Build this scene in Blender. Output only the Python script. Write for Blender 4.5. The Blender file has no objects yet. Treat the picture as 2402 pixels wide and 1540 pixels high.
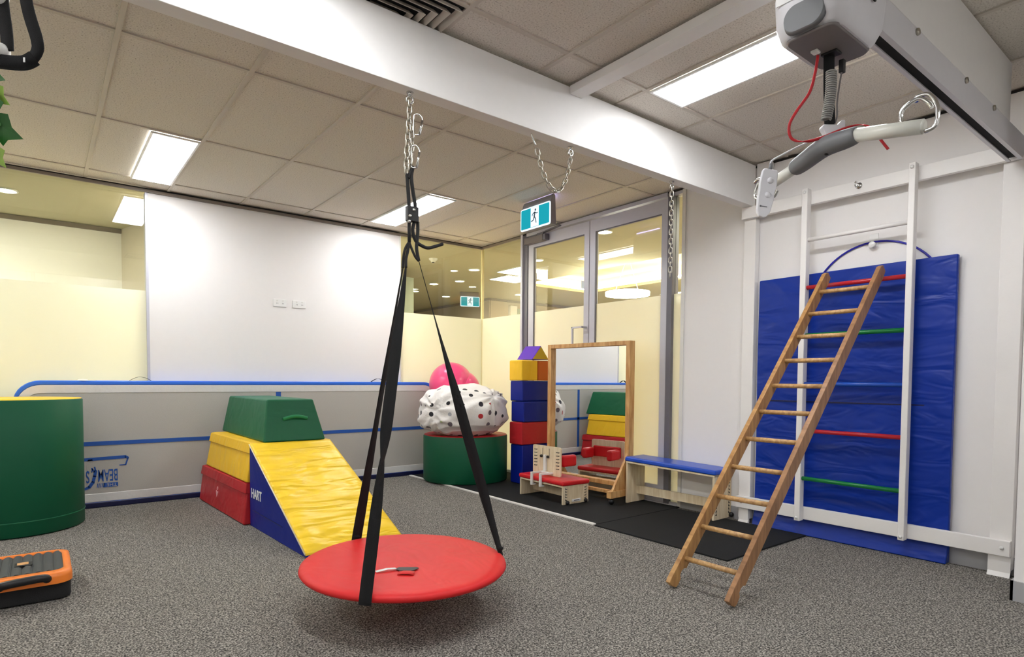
import bpy, bmesh, math, random
from mathutils import Vector, Matrix, noise
random.seed(7)
S = bpy.context.scene
COL = S.collection
PI = math.pi

# ------------------------------------------------------------------ camera, world, exposure
H = 1.0852
YAW, PITCH, ROLL, FPX, CX, CY = 0.6676, -0.0384, 0.0071, 1405.744, 1201.0, 945.17
cam_data = bpy.data.cameras.new('camera')
cam_data.sensor_width = 36.0
cam_data.lens = FPX / 2402 * 36.0
cam_data.shift_y = (CY - 770.0) / 2402
cam_data.shift_x = 0.0
cam_data.clip_start = 0.02
cam = bpy.data.objects.new('camera', cam_data)
COL.objects.link(cam)
fw = Vector((math.sin(YAW) * math.cos(PITCH), math.cos(YAW) * math.cos(PITCH), math.sin(PITCH)))
right = Vector((math.cos(YAW), -math.sin(YAW), 0))
up = right.cross(fw)
r2 = right * math.cos(ROLL) + up * math.sin(ROLL)
u2 = up * math.cos(ROLL) - right * math.sin(ROLL)
cam.matrix_world = Matrix.Translation((0, 0, H)) @ Matrix((
    (r2.x, u2.x, -fw.x), (r2.y, u2.y, -fw.y), (r2.z, u2.z, -fw.z))).to_4x4()
S.camera = cam
w = bpy.data.worlds.new('world'); S.world = w; w.use_nodes = True
w.node_tree.nodes['Background'].inputs[0].default_value = (0.9, 0.93, 1, 1)
w.node_tree.nodes['Background'].inputs[1].default_value = 0.25
S.view_settings.view_transform = 'Standard'
S.view_settings.look = 'None'
S.view_settings.exposure = 1.42
S.view_settings.gamma = 1
PANEL_E = 10.5          # strength of the ceiling panels
CORR_E = 24.0          # strength of the corridor lamps, seen ones and added unseen ones

# ------------------------------------------------------------------ materials
def srgb(h):
    h = h.lstrip('#'); c = [int(h[i:i + 2], 16) / 255 for i in (0, 2, 4)]
    return tuple((x / 12.92 if x <= .04045 else ((x + .055) / 1.055) ** 2.4) for x in c) + (1,)
def mat(name, col, rough=.6, metal=0., noise_amt=.06, nscale=30, bump=0., bscale=200, spec=.5, coat=0., trans=0., sheen=0., stretch=None):
    m = bpy.data.materials.new(name); m.use_nodes = True
    nt = m.node_tree; b = nt.nodes['Principled BSDF']
    c = srgb(col) if isinstance(col, str) else col
    b.inputs['Roughness'].default_value = rough
    b.inputs['Metallic'].default_value = metal
    b.inputs['Specular IOR Level'].default_value = spec
    b.inputs['Coat Weight'].default_value = coat
    b.inputs['Sheen Weight'].default_value = sheen
    tc = nt.nodes.new('ShaderNodeTexCoord')
    src = tc.outputs['Object']
    if stretch:
        mp = nt.nodes.new('ShaderNodeMapping'); mp.inputs['Scale'].default_value = stretch
        nt.links.new(src, mp.inputs['Vector']); src = mp.outputs['Vector']
    n = nt.nodes.new('ShaderNodeTexNoise'); n.inputs['Scale'].default_value = nscale; n.inputs['Detail'].default_value = 4
    nt.links.new(src, n.inputs['Vector'])
    r = nt.nodes.new('ShaderNodeMix'); r.data_type = 'RGBA'
    r.inputs[6].default_value = tuple(max(0, x * (1 - noise_amt)) for x in c[:3]) + (1,)
    r.inputs[7].default_value = tuple(min(1, x * (1 + noise_amt)) for x in c[:3]) + (1,)
    nt.links.new(n.outputs['Fac'], r.inputs[0]); nt.links.new(r.outputs[2], b.inputs['Base Color'])
    if bump:
        n2 = nt.nodes.new('ShaderNodeTexNoise'); n2.inputs['Scale'].default_value = bscale; n2.inputs['Detail'].default_value = 3
        nt.links.new(src, n2.inputs['Vector'])
        bp = nt.nodes.new('ShaderNodeBump'); bp.inputs['Strength'].default_value = bump; bp.inputs['Distance'].default_value = .01
        nt.links.new(n2.outputs['Fac'], bp.inputs['Height']); nt.links.new(bp.outputs[0], b.inputs['Normal'])
    return m
def emis(name, col, s):
    m = bpy.data.materials.new(name); m.use_nodes = True; nt = m.node_tree
    nt.nodes.remove(nt.nodes['Principled BSDF'])
    e = nt.nodes.new('ShaderNodeEmission'); e.inputs[0].default_value = srgb(col); e.inputs[1].default_value = s
    nt.links.new(e.outputs[0], nt.nodes['Material Output'].inputs[0]); return m
def speck(name, stops, scale=350, rough=.95, bump=.3, w2=None, detail=2.0, dist=.004, lines=None):
    """speckled material: several colours picked by fine noise"""
    m = bpy.data.materials.new(name); m.use_nodes = True; nt = m.node_tree; b = nt.nodes['Principled BSDF']
    b.inputs['Roughness'].default_value = rough; b.inputs['Specular IOR Level'].default_value = .2
    tc = nt.nodes.new('ShaderNodeTexCoord')
    n = nt.nodes.new('ShaderNodeTexNoise'); n.inputs['Scale'].default_value = scale; n.inputs['Detail'].default_value = detail
    nt.links.new(tc.outputs['Object'], n.inputs['Vector'])
    cr = nt.nodes.new('ShaderNodeValToRGB'); cr.color_ramp.elements.remove(cr.color_ramp.elements[0])
    for i, (p, c) in enumerate(stops):
        e = cr.color_ramp.elements[0] if i == 0 else cr.color_ramp.elements.new(p)
        e.position = p; e.color = srgb(c)
    nt.links.new(n.outputs['Fac'], cr.inputs[0])
    nt.links.new(cr.outputs[0], b.inputs['Base Color'])
    bp = nt.nodes.new('ShaderNodeBump'); bp.inputs['Strength'].default_value = bump; bp.inputs['Distance'].default_value = dist
    nt.links.new(n.outputs['Fac'], bp.inputs['Height']); nt.links.new(bp.outputs[0], b.inputs['Normal'])
    return m
def glassmat(name, tint='#ffffff', refl=.10):
    m = bpy.data.materials.new(name); m.use_nodes = True; nt = m.node_tree
    nt.nodes.remove(nt.nodes['Principled BSDF'])
    t = nt.nodes.new('ShaderNodeBsdfTransparent'); t.inputs[0].default_value = srgb(tint)
    g = nt.nodes.new('ShaderNodeBsdfGlossy'); g.inputs['Roughness'].default_value = .01
    f = nt.nodes.new('ShaderNodeFresnel'); f.inputs[0].default_value = 1.5
    geo = nt.nodes.new('ShaderNodeNewGeometry'); iv_ = nt.nodes.new('ShaderNodeMath'); iv_.operation = 'SUBTRACT'; iv_.inputs[0].default_value = 1.0
    nt.links.new(geo.outputs['Backfacing'], iv_.inputs[1]); ml = nt.nodes.new('ShaderNodeMath'); ml.operation = 'MULTIPLY'
    nt.links.new(f.outputs[0], ml.inputs[0]); nt.links.new(iv_.outputs[0], ml.inputs[1])
    m2_ = nt.nodes.new('ShaderNodeMath'); m2_.operation = 'MULTIPLY'; m2_.inputs[1].default_value = 1.7; m2_.use_clamp = True; nt.links.new(ml.outputs[0], m2_.inputs[0])
    mx = nt.nodes.new('ShaderNodeMixShader'); nt.links.new(m2_.outputs[0], mx.inputs[0])
    nt.links.new(t.outputs[0], mx.inputs[1]); nt.links.new(g.outputs[0], mx.inputs[2])
    nt.links.new(mx.outputs[0], nt.nodes['Material Output'].inputs[0]); return m
def frostmat(name, col):
    m = bpy.data.materials.new(name); m.use_nodes = True; nt = m.node_tree
    nt.nodes.remove(nt.nodes['Principled BSDF'])
    t = nt.nodes.new('ShaderNodeBsdfTranslucent'); t.inputs[0].default_value = srgb(col)
    d = nt.nodes.new('ShaderNodeBsdfDiffuse'); d.inputs[0].default_value = srgb(col)
    g = nt.nodes.new('ShaderNodeBsdfGlossy'); g.inputs['Roughness'].default_value = .08
    nz = nt.nodes.new('ShaderNodeTexNoise'); nz.inputs['Scale'].default_value = 1.2
    m1 = nt.nodes.new('ShaderNodeMixShader'); m1.inputs[0].default_value = .42
    nt.links.new(t.outputs[0], m1.inputs[1]); nt.links.new(d.outputs[0], m1.inputs[2])
    m2 = nt.nodes.new('ShaderNodeMixShader'); m2.inputs[0].default_value = .035
    nt.links.new(m1.outputs[0], m2.inputs[1]); nt.links.new(g.outputs[0], m2.inputs[2])
    nt.links.new(m2.outputs[0], nt.nodes['Material Output'].inputs[0]); return m
def wood(name, c1, c2, scale=6, stretch=(1, 1, 12), rough=.5):
    m = bpy.data.materials.new(name); m.use_nodes = True; nt = m.node_tree; b = nt.nodes['Principled BSDF']
    b.inputs['Roughness'].default_value = rough
    tc = nt.nodes.new('ShaderNodeTexCoord'); mp = nt.nodes.new('ShaderNodeMapping')
    mp.inputs['Scale'].default_value = stretch; nt.links.new(tc.outputs['Object'], mp.inputs[0])
    n = nt.nodes.new('ShaderNodeTexNoise'); n.inputs['Scale'].default_value = scale; n.inputs['Detail'].default_value = 8; n.inputs['Distortion'].default_value = .6
    nt.links.new(mp.outputs[0], n.inputs['Vector'])
    cr = nt.nodes.new('ShaderNodeValToRGB')
    cr.color_ramp.elements[0].position = .35; cr.color_ramp.elements[0].color = srgb(c1)
    cr.color_ramp.elements[1].position = .68; cr.color_ramp.elements[1].color = srgb(c2)
    nt.links.new(n.outputs['Fac'], cr.inputs[0]); nt.links.new(cr.outputs[0], b.inputs['Base Color']); return m
def vinyl(name, col, wr=.35, scale=(5, 5, 5), rough=.42, fine=.12):
    """foam-block vinyl with soft wrinkles"""
    m = mat(name, col, rough=rough, noise_amt=.05, nscale=8, spec=.32)
    nt = m.node_tree; b = nt.nodes['Principled BSDF']
    tc = nt.nodes.new('ShaderNodeTexCoord'); mp = nt.nodes.new('ShaderNodeMapping'); mp.inputs['Scale'].default_value = scale
    nt.links.new(tc.outputs['Object'], mp.inputs[0])
    n = nt.nodes.new('ShaderNodeTexNoise'); n.inputs['Scale'].default_value = 1; n.inputs['Detail'].default_value = 2; n.inputs['Distortion'].default_value = .8
    nt.links.new(mp.outputs[0], n.inputs['Vector'])
    n3 = nt.nodes.new('ShaderNodeTexNoise'); n3.inputs['Scale'].default_value = 500
    nt.links.new(tc.outputs['Object'], n3.inputs['Vector'])
    bp = nt.nodes.new('ShaderNodeBump'); bp.inputs['Strength'].default_value = wr; bp.inputs['Distance'].default_value = .05
    b2 = nt.nodes.new('ShaderNodeBump'); b2.inputs['Strength'].default_value = fine; b2.inputs['Distance'].default_value = .001
    nt.links.new(n.outputs['Fac'], bp.inputs['Height']); nt.links.new(n3.outputs['Fac'], b2.inputs['Height'])
    nt.links.new(bp.outputs[0], b2.inputs['Normal']); nt.links.new(b2.outputs[0], b.inputs['Normal'])
    return m

M = dict(
    wall=mat('white_wall_paint', '#efecea', .75, bump=.05, bscale=400, noise_amt=.012),
    beam=mat('beam_paint', '#ebe9e6', .6, noise_amt=.02, bump=.03, bscale=60),
    frame=mat('white_timber_paint', '#f0edea', .45, noise_amt=.025, nscale=12, bump=.05, bscale=50),
    tile=speck('ceiling_tile', [(.28, '#8a8175'), (.36, '#cdc5b9'), (.5, '#dcd5ca'), (.75, '#e6dfd5')], 130, .95, .25, detail=3, dist=.003),
    tbar=mat('ceiling_bar', '#c9c0b3', .55, noise_amt=.02),
    taupe=mat('taupe_trim', '#7d736a', .5), darkgap=mat('dark_gap', '#201c1a', .8),
    carpet=speck('carpet', [(.34, '#2c2b29'), (.45, '#5e5b56'), (.54, '#848079'), (.66, '#b8b2a8')], 140, 1, .7, detail=4, dist=.006),
    skirt=mat('grey_skirting', '#a9a9ab', .6, noise_amt=.03),
    alu=mat('brushed_aluminium', '#c9c9d3', .38, .1, noise_amt=.03, bump=.02),
    aludark=mat('dark_aluminium', '#6e6c75', .45, .1), rubber=mat('black_rubber', '#161616', .6, noise_amt=.25, nscale=60),
    mat_black=speck('black_rubber_mat', [(.3, '#131314'), (.6, '#232425'), (.8, '#37393a')], 300, .75, .4),
    cream_wall=mat('cream_wall', '#ddd3c2', .8, noise_amt=.02), beige=mat('beige_wall', '#b8aa96', .8, noise_amt=.05),
    corr_ceil=mat('corridor_ceiling', '#b3ad93', .9, noise_amt=.03), corr_floor=mat('corridor_floor', '#b3aa98', .7),
    peach=mat('peach_soffit', '#e8c39a', .8), green_glass=mat('sage_panel', '#aab5a4', .4), white=mat('white_plastic', '#eeeeec', .4, noise_amt=.01),
    offwhite=mat('off_white_plastic', '#e2e1dc', .35, noise_amt=.02), black=mat('black_plastic', '#121214', .45, noise_amt=.2),
    blackfab=mat('black_webbing', '#060607', .9, noise_amt=.3, nscale=300, bump=.5, bscale=900),
    cord=mat('black_cord', '#060505', .7, noise_amt=.3, nscale=200, bump=.4, bscale=700),
    chrome=mat('chrome', '#d4d4d2', .15, 1., noise_amt=.03), steel=mat('zinc_chain', '#b0ab9f', .3, 1., noise_amt=.15, nscale=60),
    blackhole=mat('black_recess', '#050404', .9),
    red_swing=vinyl('red_vinyl_swing', '#d62426', .18, (7, 4, 4), .5), red=vinyl('red_vinyl', '#b8242b', .25, (5, 5, 7)),
    yellow=vinyl('yellow_vinyl', '#f6c42c', .35, (8, 8, 3)), green=vinyl('green_vinyl', '#12613f', .22, (4, 4, 5), .45),
    yellow_w=vinyl('yellow_vinyl_wedge', '#fbd02e', .8, (2.2, 9, 9), .38), blue=vinyl('blue_vinyl', '#021c84', .12, (4, 4, 4), .45),
    blue_mat=vinyl('blue_mat_vinyl', '#033096', .4, (3, 3, 9), .38), blue_pad=vinyl('blue_pad_vinyl', '#1f4fc0', .05, (4, 4, 4), .28),
    green_d=vinyl('dark_green_vinyl', '#0b5a3c', .1, (3, 3, 5), .5), purple=vinyl('purple_vinyl', '#6c3fc2', .05), orange=vinyl('orange_vinyl', '#c9641d', .1),
    olive=vinyl('mustard_vinyl', '#c9a820', .1), red_pad=vinyl('red_pad_vinyl', '#cc1f26', .1, (9, 9, 9), .32),
    pink=mat('pink_rubber', '#f04a80', .28, noise_amt=.03, nscale=4, spec=.6, coat=.2),
    air_grey=mat('grey_tent_fabric', '#bab7b1', .7, noise_amt=.08, nscale=160, bump=.15, bscale=300), air_white=mat('white_pvc', '#dcdbd9', .45, noise_amt=.03, bump=.3, bscale=14),
    air_blue=mat('blue_pvc', '#2f72e6', .3, noise_amt=.05, nscale=5), print_blue=mat('blue_print', '#1d55ac', .5), air_navy=mat('navy_pvc', '#0c1240', .35),
    pine=wood('pine', '#c08a4e', '#e0b478', 5, (6, 6, 1)), ply=wood('birch_ply', '#d6c19c', '#eadbbd', 4, (10, 10, 1.2), .45),
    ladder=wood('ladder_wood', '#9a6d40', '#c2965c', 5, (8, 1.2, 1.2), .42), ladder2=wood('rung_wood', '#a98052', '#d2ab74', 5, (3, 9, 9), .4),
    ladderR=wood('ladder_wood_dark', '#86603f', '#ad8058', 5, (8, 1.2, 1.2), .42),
    rung_red=mat('red_paint', '#c3202c', .3), rung_green=mat('green_paint', '#0c7a3a', .3), rung_blue=mat('blue_paint', '#1d4fb4', .3),
    hoop=mat('blue_hoop', '#2420a0', .25), hoist=mat('hoist_plastic', '#d9d8dc', .4, noise_amt=.02), hoist_dark=mat('hoist_grey', '#77706f', .5, noise_amt=.06),
    grip=mat('grey_grip', '#76777a', .5, noise_amt=.04), barw=mat('cream_bar_paint', '#e4e4da', .3), redcord=mat('red_strap', '#c2202a', .5), coil=mat('grey_coil', '#8c8a86', .45),
    print_grey=mat('grey_print', '#77767a', .6), orange_p=mat('orange_plastic', '#f2822c', .4, noise_amt=.03), case=mat('black_case', '#0d0d0e', .7, noise_amt=.3, nscale=200, bump=.3), case_top=mat('charcoal_case', '#3a3c3f', .55, noise_amt=.1),
    gold=mat('worn_print', '#d09a62', .5), leaf=mat('ivy_leaf', '#1f5a1c', .45, noise_amt=.35, nscale=25), leaf2=mat('ivy_variegated', '#86a444', .45, noise_amt=.3, nscale=25),
    mirror=mat('mirror_glass', (.94, .96, .96, 1), .0, 1., noise_amt=0), glass=glassmat('clear_glass', '#f6f8f0'), frost=frostmat('frosted_film', '#f7f6ea'),
    cpanel=emis('corridor_panel', '#fffbf0', CORR_E * .6), panel=emis('panel_light', '#fafcff', PANEL_E), warm=emis('warm_light', '#ffe9c8', CORR_E * .8), down=emis('downlight_glow', '#fffbe8', CORR_E * 1.3),
    exit_teal=emis('exit_teal', '#1fa0b0', .42), exit_white=emis('exit_white', '#e4f4ff', .5), exit_glow=emis('exit_glow', '#b9b4ff', 7.0), dialgrey=mat('sign_grey', '#8f8b90', .5),
    teal_line=mat('teal_line', '#155a72', .5),
)
# polka dot sheet
def dotmat():
    m = mat('polka_dot_cotton', '#e9e5e0', .85, noise_amt=.03, bump=.25, bscale=60, sheen=.2)
    nt = m.node_tree; b = nt.nodes['Principled BSDF']; base = b.inputs['Base Color'].links[0].from_socket
    tc = nt.nodes.new('ShaderNodeTexCoord'); v = nt.nodes.new('ShaderNodeTexVoronoi'); v.inputs['Scale'].default_value = 9; v.inputs['Randomness'].default_value = .55
    nt.links.new(tc.outputs['Object'], v.inputs['Vector'])
    lt = nt.nodes.new('ShaderNodeMath'); lt.operation = 'LESS_THAN'; lt.inputs[1].default_value = .24; nt.links.new(v.outputs['Distance'], lt.inputs[0])
    sx = nt.nodes.new('ShaderNodeSeparateColor'); nt.links.new(v.outputs['Color'], sx.inputs[0])
    cr = nt.nodes.new('ShaderNodeValToRGB'); cr.color_ramp.interpolation = 'CONSTANT'
    for i, (p, c) in enumerate([(0, '#17161c'), (.42, '#6b5f66'), (.58, '#a9aab2'), (.72, '#b3262c'), (.82, '#c9d29a'), (.9, '#2a2530')]):
        e = cr.color_ramp.elements[i] if i < 2 else cr.color_ramp.elements.new(p)
        e.position = p; e.color = srgb(c)
    nt.links.new(sx.outputs[0], cr.inputs[0])
    mx = nt.nodes.new('ShaderNodeMix'); mx.data_type = 'RGBA'
    nt.links.new(lt.outputs[0], mx.inputs[0]); nt.links.new(base, mx.inputs[6]); nt.links.new(cr.outputs[0], mx.inputs[7])
    nt.links.new(mx.outputs[2], b.inputs['Base Color']); return m
M['dots'] = dotmat()

# ------------------------------------------------------------------ mesh builder
ORG = {}
def V(*a): return Vector(a)
class MB:
    def __init__(s): s.v = []; s.f = []; s.sm = []
    def add(s, vs, fs, sm=False):
        o = len(s.v); s.v += [Vector(p) for p in vs]; s.f += [tuple(i + o for i in f) for f in fs]; s.sm += [sm] * len(fs); return s
    def box(s, x0, x1, y0, y1, z0, z1):
        return s.hexa([(x0, y0, z0), (x1, y0, z0), (x1, y1, z0), (x0, y1, z0)], [(x0, y0, z1), (x1, y0, z1), (x1, y1, z1), (x0, y1, z1)])
    def hexa(s, lo, hi):
        return s.add(list(lo) + list(hi), [(0, 3, 2, 1), (4, 5, 6, 7), (0, 1, 5, 4), (1, 2, 6, 5), (2, 3, 7, 6), (3, 0, 4, 7)])
    def bar(s, a, b, w, t, upv=(0, 0, 1)):
        a = Vector(a); b = Vector(b); d = (b - a).normalized(); u = Vector(upv); sd = d.cross(u).normalized(); u = sd.cross(d).normalized()
        c = [sd * i * w / 2 + u * j * t / 2 for i, j in ((-1, -1), (1, -1), (1, 1), (-1, 1))]
        return s.hexa([a + k for k in c], [b + k for k in c])
    def prism(s, pts, ext, sm=False):
        n = len(pts); e = Vector(ext); p = [Vector(q) for q in pts]
        fs = [tuple(range(n))[::-1], tuple(range(n, 2 * n))] + [(i, (i + 1) % n, n + (i + 1) % n, n + i) for i in range(n)]
        o = s.add(p + [q + e for q in p], fs)
        if sm:
            for i in range(len(s.sm) - n, len(s.sm)): s.sm[i] = True
        return o
    def tube(s, path, r, seg=10, closed=False, sm=True):
        P = [Vector(p) for p in path]; n = len(P); rr = r if isinstance(r, (list, tuple)) else [r] * n
        vs = []; fs = []; prev = None
        for i in range(n):
            if closed: d = (P[(i + 1) % n] - P[i - 1])
            else: d = P[min(i + 1, n - 1)] - P[max(i - 1, 0)]
            d.normalize()
            if prev is None:
                a = Vector((0, 0, 1)) if abs(d.z) < .9 else Vector((1, 0, 0))
                u = d.cross(a).normalized()
            else:
                u = (prev - d * prev.dot(d)).normalized()
            prev = u; w_ = d.cross(u)
            vs += [P[i] + (u * math.cos(2 * PI * k / seg) + w_ * math.sin(2 * PI * k / seg)) * rr[i] for k in range(seg)]
        m = n if closed else n - 1
        for i in range(m):
            j = (i + 1) % n
            fs += [(i * seg + k, i * seg + (k + 1) % seg, j * seg + (k + 1) % seg, j * seg + k) for k in range(seg)]
        o = len(s.f); s.add(vs, fs, sm)
        if not closed:
            s.add(vs[:seg], [tuple(range(seg))]); s.add(vs[-seg:], [tuple(range(seg))[::-1]])
        return s
    def lathe(s, prof, c=(0, 0, 0), ax=(0, 0, 1), seg=48, sm=True):
        ax = Vector(ax).normalized(); a = Vector((1, 0, 0)) if abs(ax.x) < .9 else Vector((0, 1, 0))
        u = ax.cross(a).normalized(); w_ = ax.cross(u); c = Vector(c); vs = []; fs = []; n = len(prof)
        for k in range(seg):
            t = 2 * PI * k / seg
            vs += [c + (u * math.cos(t) + w_ * math.sin(t)) * max(r, 1e-5) + ax * z for r, z in prof]
        for k in range(seg):
            j = (k + 1) % seg
            fs += [(k * n + i, j * n + i, j * n + i + 1, k * n + i + 1) for i in range(n - 1)]
        return s.add(vs, fs, sm)
    def sphere(s, c, r, seg=32, rings=20, sc=(1, 1, 1)):
        c = Vector(c); vs = []; fs = []
        for i in range(rings + 1):
            ph = PI * i / rings
            for k in range(seg):
                t = 2 * PI * k / seg
                vs.append(c + Vector((math.sin(ph) * math.cos(t) * sc[0], math.sin(ph) * math.sin(t) * sc[1], math.cos(ph) * sc[2])) * r)
        for i in range(rings):
            fs += [(i * seg + k, (i + 1) * seg + k, (i + 1) * seg + (k + 1) % seg, i * seg + (k + 1) % seg) for k in range(seg)]
        return s.add(vs, fs, True)
    def ribbon(s, path, wd, w_, t):
        """flat webbing: path points, width direction per point, width (or list), thickness"""
        P = [Vector(p) for p in path]; n = len(P); vs = []; ww = w_ if isinstance(w_, (list, tuple)) else [w_] * n
        for i in range(n):
            d = (P[min(i + 1, n - 1)] - P[max(i - 1, 0)]).normalized(); a = Vector(wd[i]); a = (a - d * a.dot(d)).normalized(); b = d.cross(a)
            vs += [P[i] + a * ww[i] / 2 * x + b * t / 2 * y for x, y in ((-1, -1), (1, -1), (1, 1), (-1, 1))]
        fs = [(0, 1, 2, 3), (4 * n - 1, 4 * n - 2, 4 * n - 3, 4 * n - 4)]
        for i in range(n - 1):
            for k in range(4): fs.append((4 * i + k, 4 * i + (k + 1) % 4, 4 * i + 4 + (k + 1) % 4, 4 * i + 4 + k))
        return s.add(vs, fs, True)
    def xf(s, m): s.v = [m @ p for p in s.v]; return s
    def build(s, name, m, parent=None, bev=0, seg=2, sub=0):
        org = ORG.get(parent.name, Vector((0, 0, 0))) if parent else None
        if parent is None:
            lo = Vector((min(p.x for p in s.v), min(p.y for p in s.v), min(p.z for p in s.v))); hi = Vector((max(p.x for p in s.v), max(p.y for p in s.v), max(p.z for p in s.v)))
            org = Vector(((lo.x + hi.x) / 2, (lo.y + hi.y) / 2, lo.z))
        me = bpy.data.meshes.new(name); me.from_pydata([p - org for p in s.v], [], s.f)
        for p, k in zip(me.polygons, s.sm): p.use_smooth = k
        bm = bmesh.new(); bm.from_mesh(me); bmesh.ops.remove_doubles(bm, verts=bm.verts, dist=1e-6)
        bmesh.ops.recalc_face_normals(bm, faces=bm.faces); bm.to_mesh(me); bm.free()
        me.materials.append(m if not isinstance(m, str) else M[m])
        o = bpy.data.objects.new(name, me); COL.objects.link(o)
        if parent: o.parent = parent
        else: o.location = org
        ORG[o.name] = org
        if bev:
            b = o.modifiers.new('bevel', 'BEVEL'); b.width = bev; b.segments = seg; b.limit_method = 'ANGLE'; b.angle_limit = .6
            if seg > 1:
                for p in me.polygons: p.use_smooth = True
                wn = o.modifiers.new('wn', 'WEIGHTED_NORMAL'); wn.keep_sharp = True
        if sub:
            q = o.modifiers.new('sub', 'SUBSURF'); q.levels = sub; q.render_levels = sub
        return o
def tag(o, label, cat, group=None):
    o['label'] = label; o['category'] = cat
    if group: o['group'] = group
    return o
def thing(name, label, cat, loc, group=None):
    o = bpy.data.objects.new(name, None); COL.objects.link(o); o.location = loc; o.empty_display_size = .05
    ORG[o.name] = Vector(loc); return tag(o, label, cat, group)
def struct(name, mb, m, parent=None, **k):
    o = mb.build(name, m, parent, **k)
    if parent is None: o['kind'] = 'structure'
    return o
def copy_tree(o, loc, label, group=None):
    r = o.copy(); COL.objects.link(r); r.location = loc; r['label'] = label; ORG[r.name] = Vector(loc)
    if group: r['group'] = group
    def rec(a, b):
        for ch in list(a.children):
            c = ch.copy(); COL.objects.link(c); c.parent = b; ORG[c.name] = Vector(loc); rec(ch, c)
    rec(o, r); return r
def B(x0, x1, y0, y1, z0, z1): return MB().box(x0, x1, y0, y1, z0, z1)
def text(s_, name, m, parent, size, origin, xdir, ydir, depth=.002, sx=1., extra_bold=0.):
    """real lettering: text laid in the plane spanned by xdir/ydir, converted to a mesh"""
    cu = bpy.data.curves.new('t', 'FONT'); cu.body = s_; cu.size = size; cu.extrude = depth / 2; cu.align_x = 'CENTER'; cu.align_y = 'CENTER'; cu.offset = extra_bold
    t = bpy.data.objects.new('t', cu); COL.objects.link(t)
    dg = bpy.context.evaluated_depsgraph_get(); me = bpy.data.meshes.new_from_object(t.evaluated_get(dg))
    bpy.data.objects.remove(t)
    x = Vector(xdir).normalized(); y = Vector(ydir).normalized(); z = x.cross(y)
    mb = MB(); mb.v = [Vector(origin) + x * v.co.x * sx + y * v.co.y + z * v.co.z for v in me.vertices]
    mb.f = [tuple(p.vertices) for p in me.polygons]; mb.sm = [False] * len(mb.f)
    return mb.build(name, m, parent)
def rrect(x0, x1, z0, z1, r, n=6):
    pts = []
    for cx, cz, a0 in ((x1 - r, z0 + r, -PI / 2), (x1 - r, z1 - r, 0), (x0 + r, z1 - r, PI / 2), (x0 + r, z0 + r, PI)):
        pts += [(cx + r * math.cos(a0 + PI / 2 * k / n), cz + r * math.sin(a0 + PI / 2 * k / n)) for k in range(n + 1)]
    return pts
def smooth(pts, n=6):
    P = [Vector(p) for p in pts]; out = []
    for i in range(len(P) - 1):
        a = P[max(i - 1, 0)]; b = P[i]; c = P[i + 1]; d = P[min(i + 2, len(P) - 1)]
        for k in range(n):
            t = k / n
            out.append(.5 * ((2 * b) + (c - a) * t + (2 * a - 5 * b + 4 * c - d) * t * t + (3 * b - a - 3 * c + d) * t ** 3))
    return out + [P[-1]]

XB, YA, ZC = 4.32, 6.10, 2.722
XL, YN = -2.6, -3.6         # unseen far sides of the room
FZ = 1.843                  # height of the frosted film

# ------------------------------------------------------------------ room shell
struct('floor', B(XL, XB + .1, YN, YA + .1, -.08, 0), 'carpet')
struct('ceiling', B(XL, XB + .1, YN, YA + .1, ZC + .008, ZC + .1), 'tile')
grid = MB()
gx = [.323 + .6 * i for i in range(-5, 7)]; gy = [3.45 + 1.2 * i for i in range(-6, 3)]
for x in gx: grid.box(x - .012, x + .012, YN, YA, ZC, ZC + .009)
for y in gy:
    xs = [XL] + gx + [XB]
    for a, b in zip(xs, xs[1:]): grid.box(a + .012, b - .012, y - .012, y + .012, ZC + .001, ZC + .009)
struct('trim_1', grid, 'tbar')
struct('wall_back', B(.765, 3.19, YA, YA + .1, 0, ZC), 'wall')
struct('wall_front', B(XL, XB + .1, YN - .1, YN, 0, ZC), 'wall')
struct('wall_left', B(XL - .1, XL, YN, YA + .1, 0, ZC), 'wall')
struct('wall_right', B(XB, XB + .1, YN, 3.118, 0, ZC), 'wall')
struct('wall_nib', B(3.82, XB, YN, .77, 0, ZC), 'wall')
struct('baseboard_nib', B(3.808, 3.82, YN, .782, 0, .10).box(3.808, XB - .001, .77, .782, 0, .10), 'skirt')
struct('baseboard_right', B(XB - .012, XB, .782, 3.118, 0, .10), 'skirt')
struct('trim_2', B(XL, XB, YA - .022, YA, ZC - .036, ZC - .012).box(XB - .022, XB, 5.32, YA - .022, ZC - .036, ZC - .012), 'taupe')
struct('trim_3', B(XL, XB, YA - .012, YA, ZC - .012, ZC).box(XB - .012, XB, .782, YA, ZC - .012, ZC), 'darkgap')
struct('trim_4', B(.745, .765, YA - .006, YA + .09, 0, ZC - .036), 'alu')
struct('trim_5', B(3.19, 3.205, YA - .006, YA + .09, 0, ZC - .036), 'offwhite')
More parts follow.
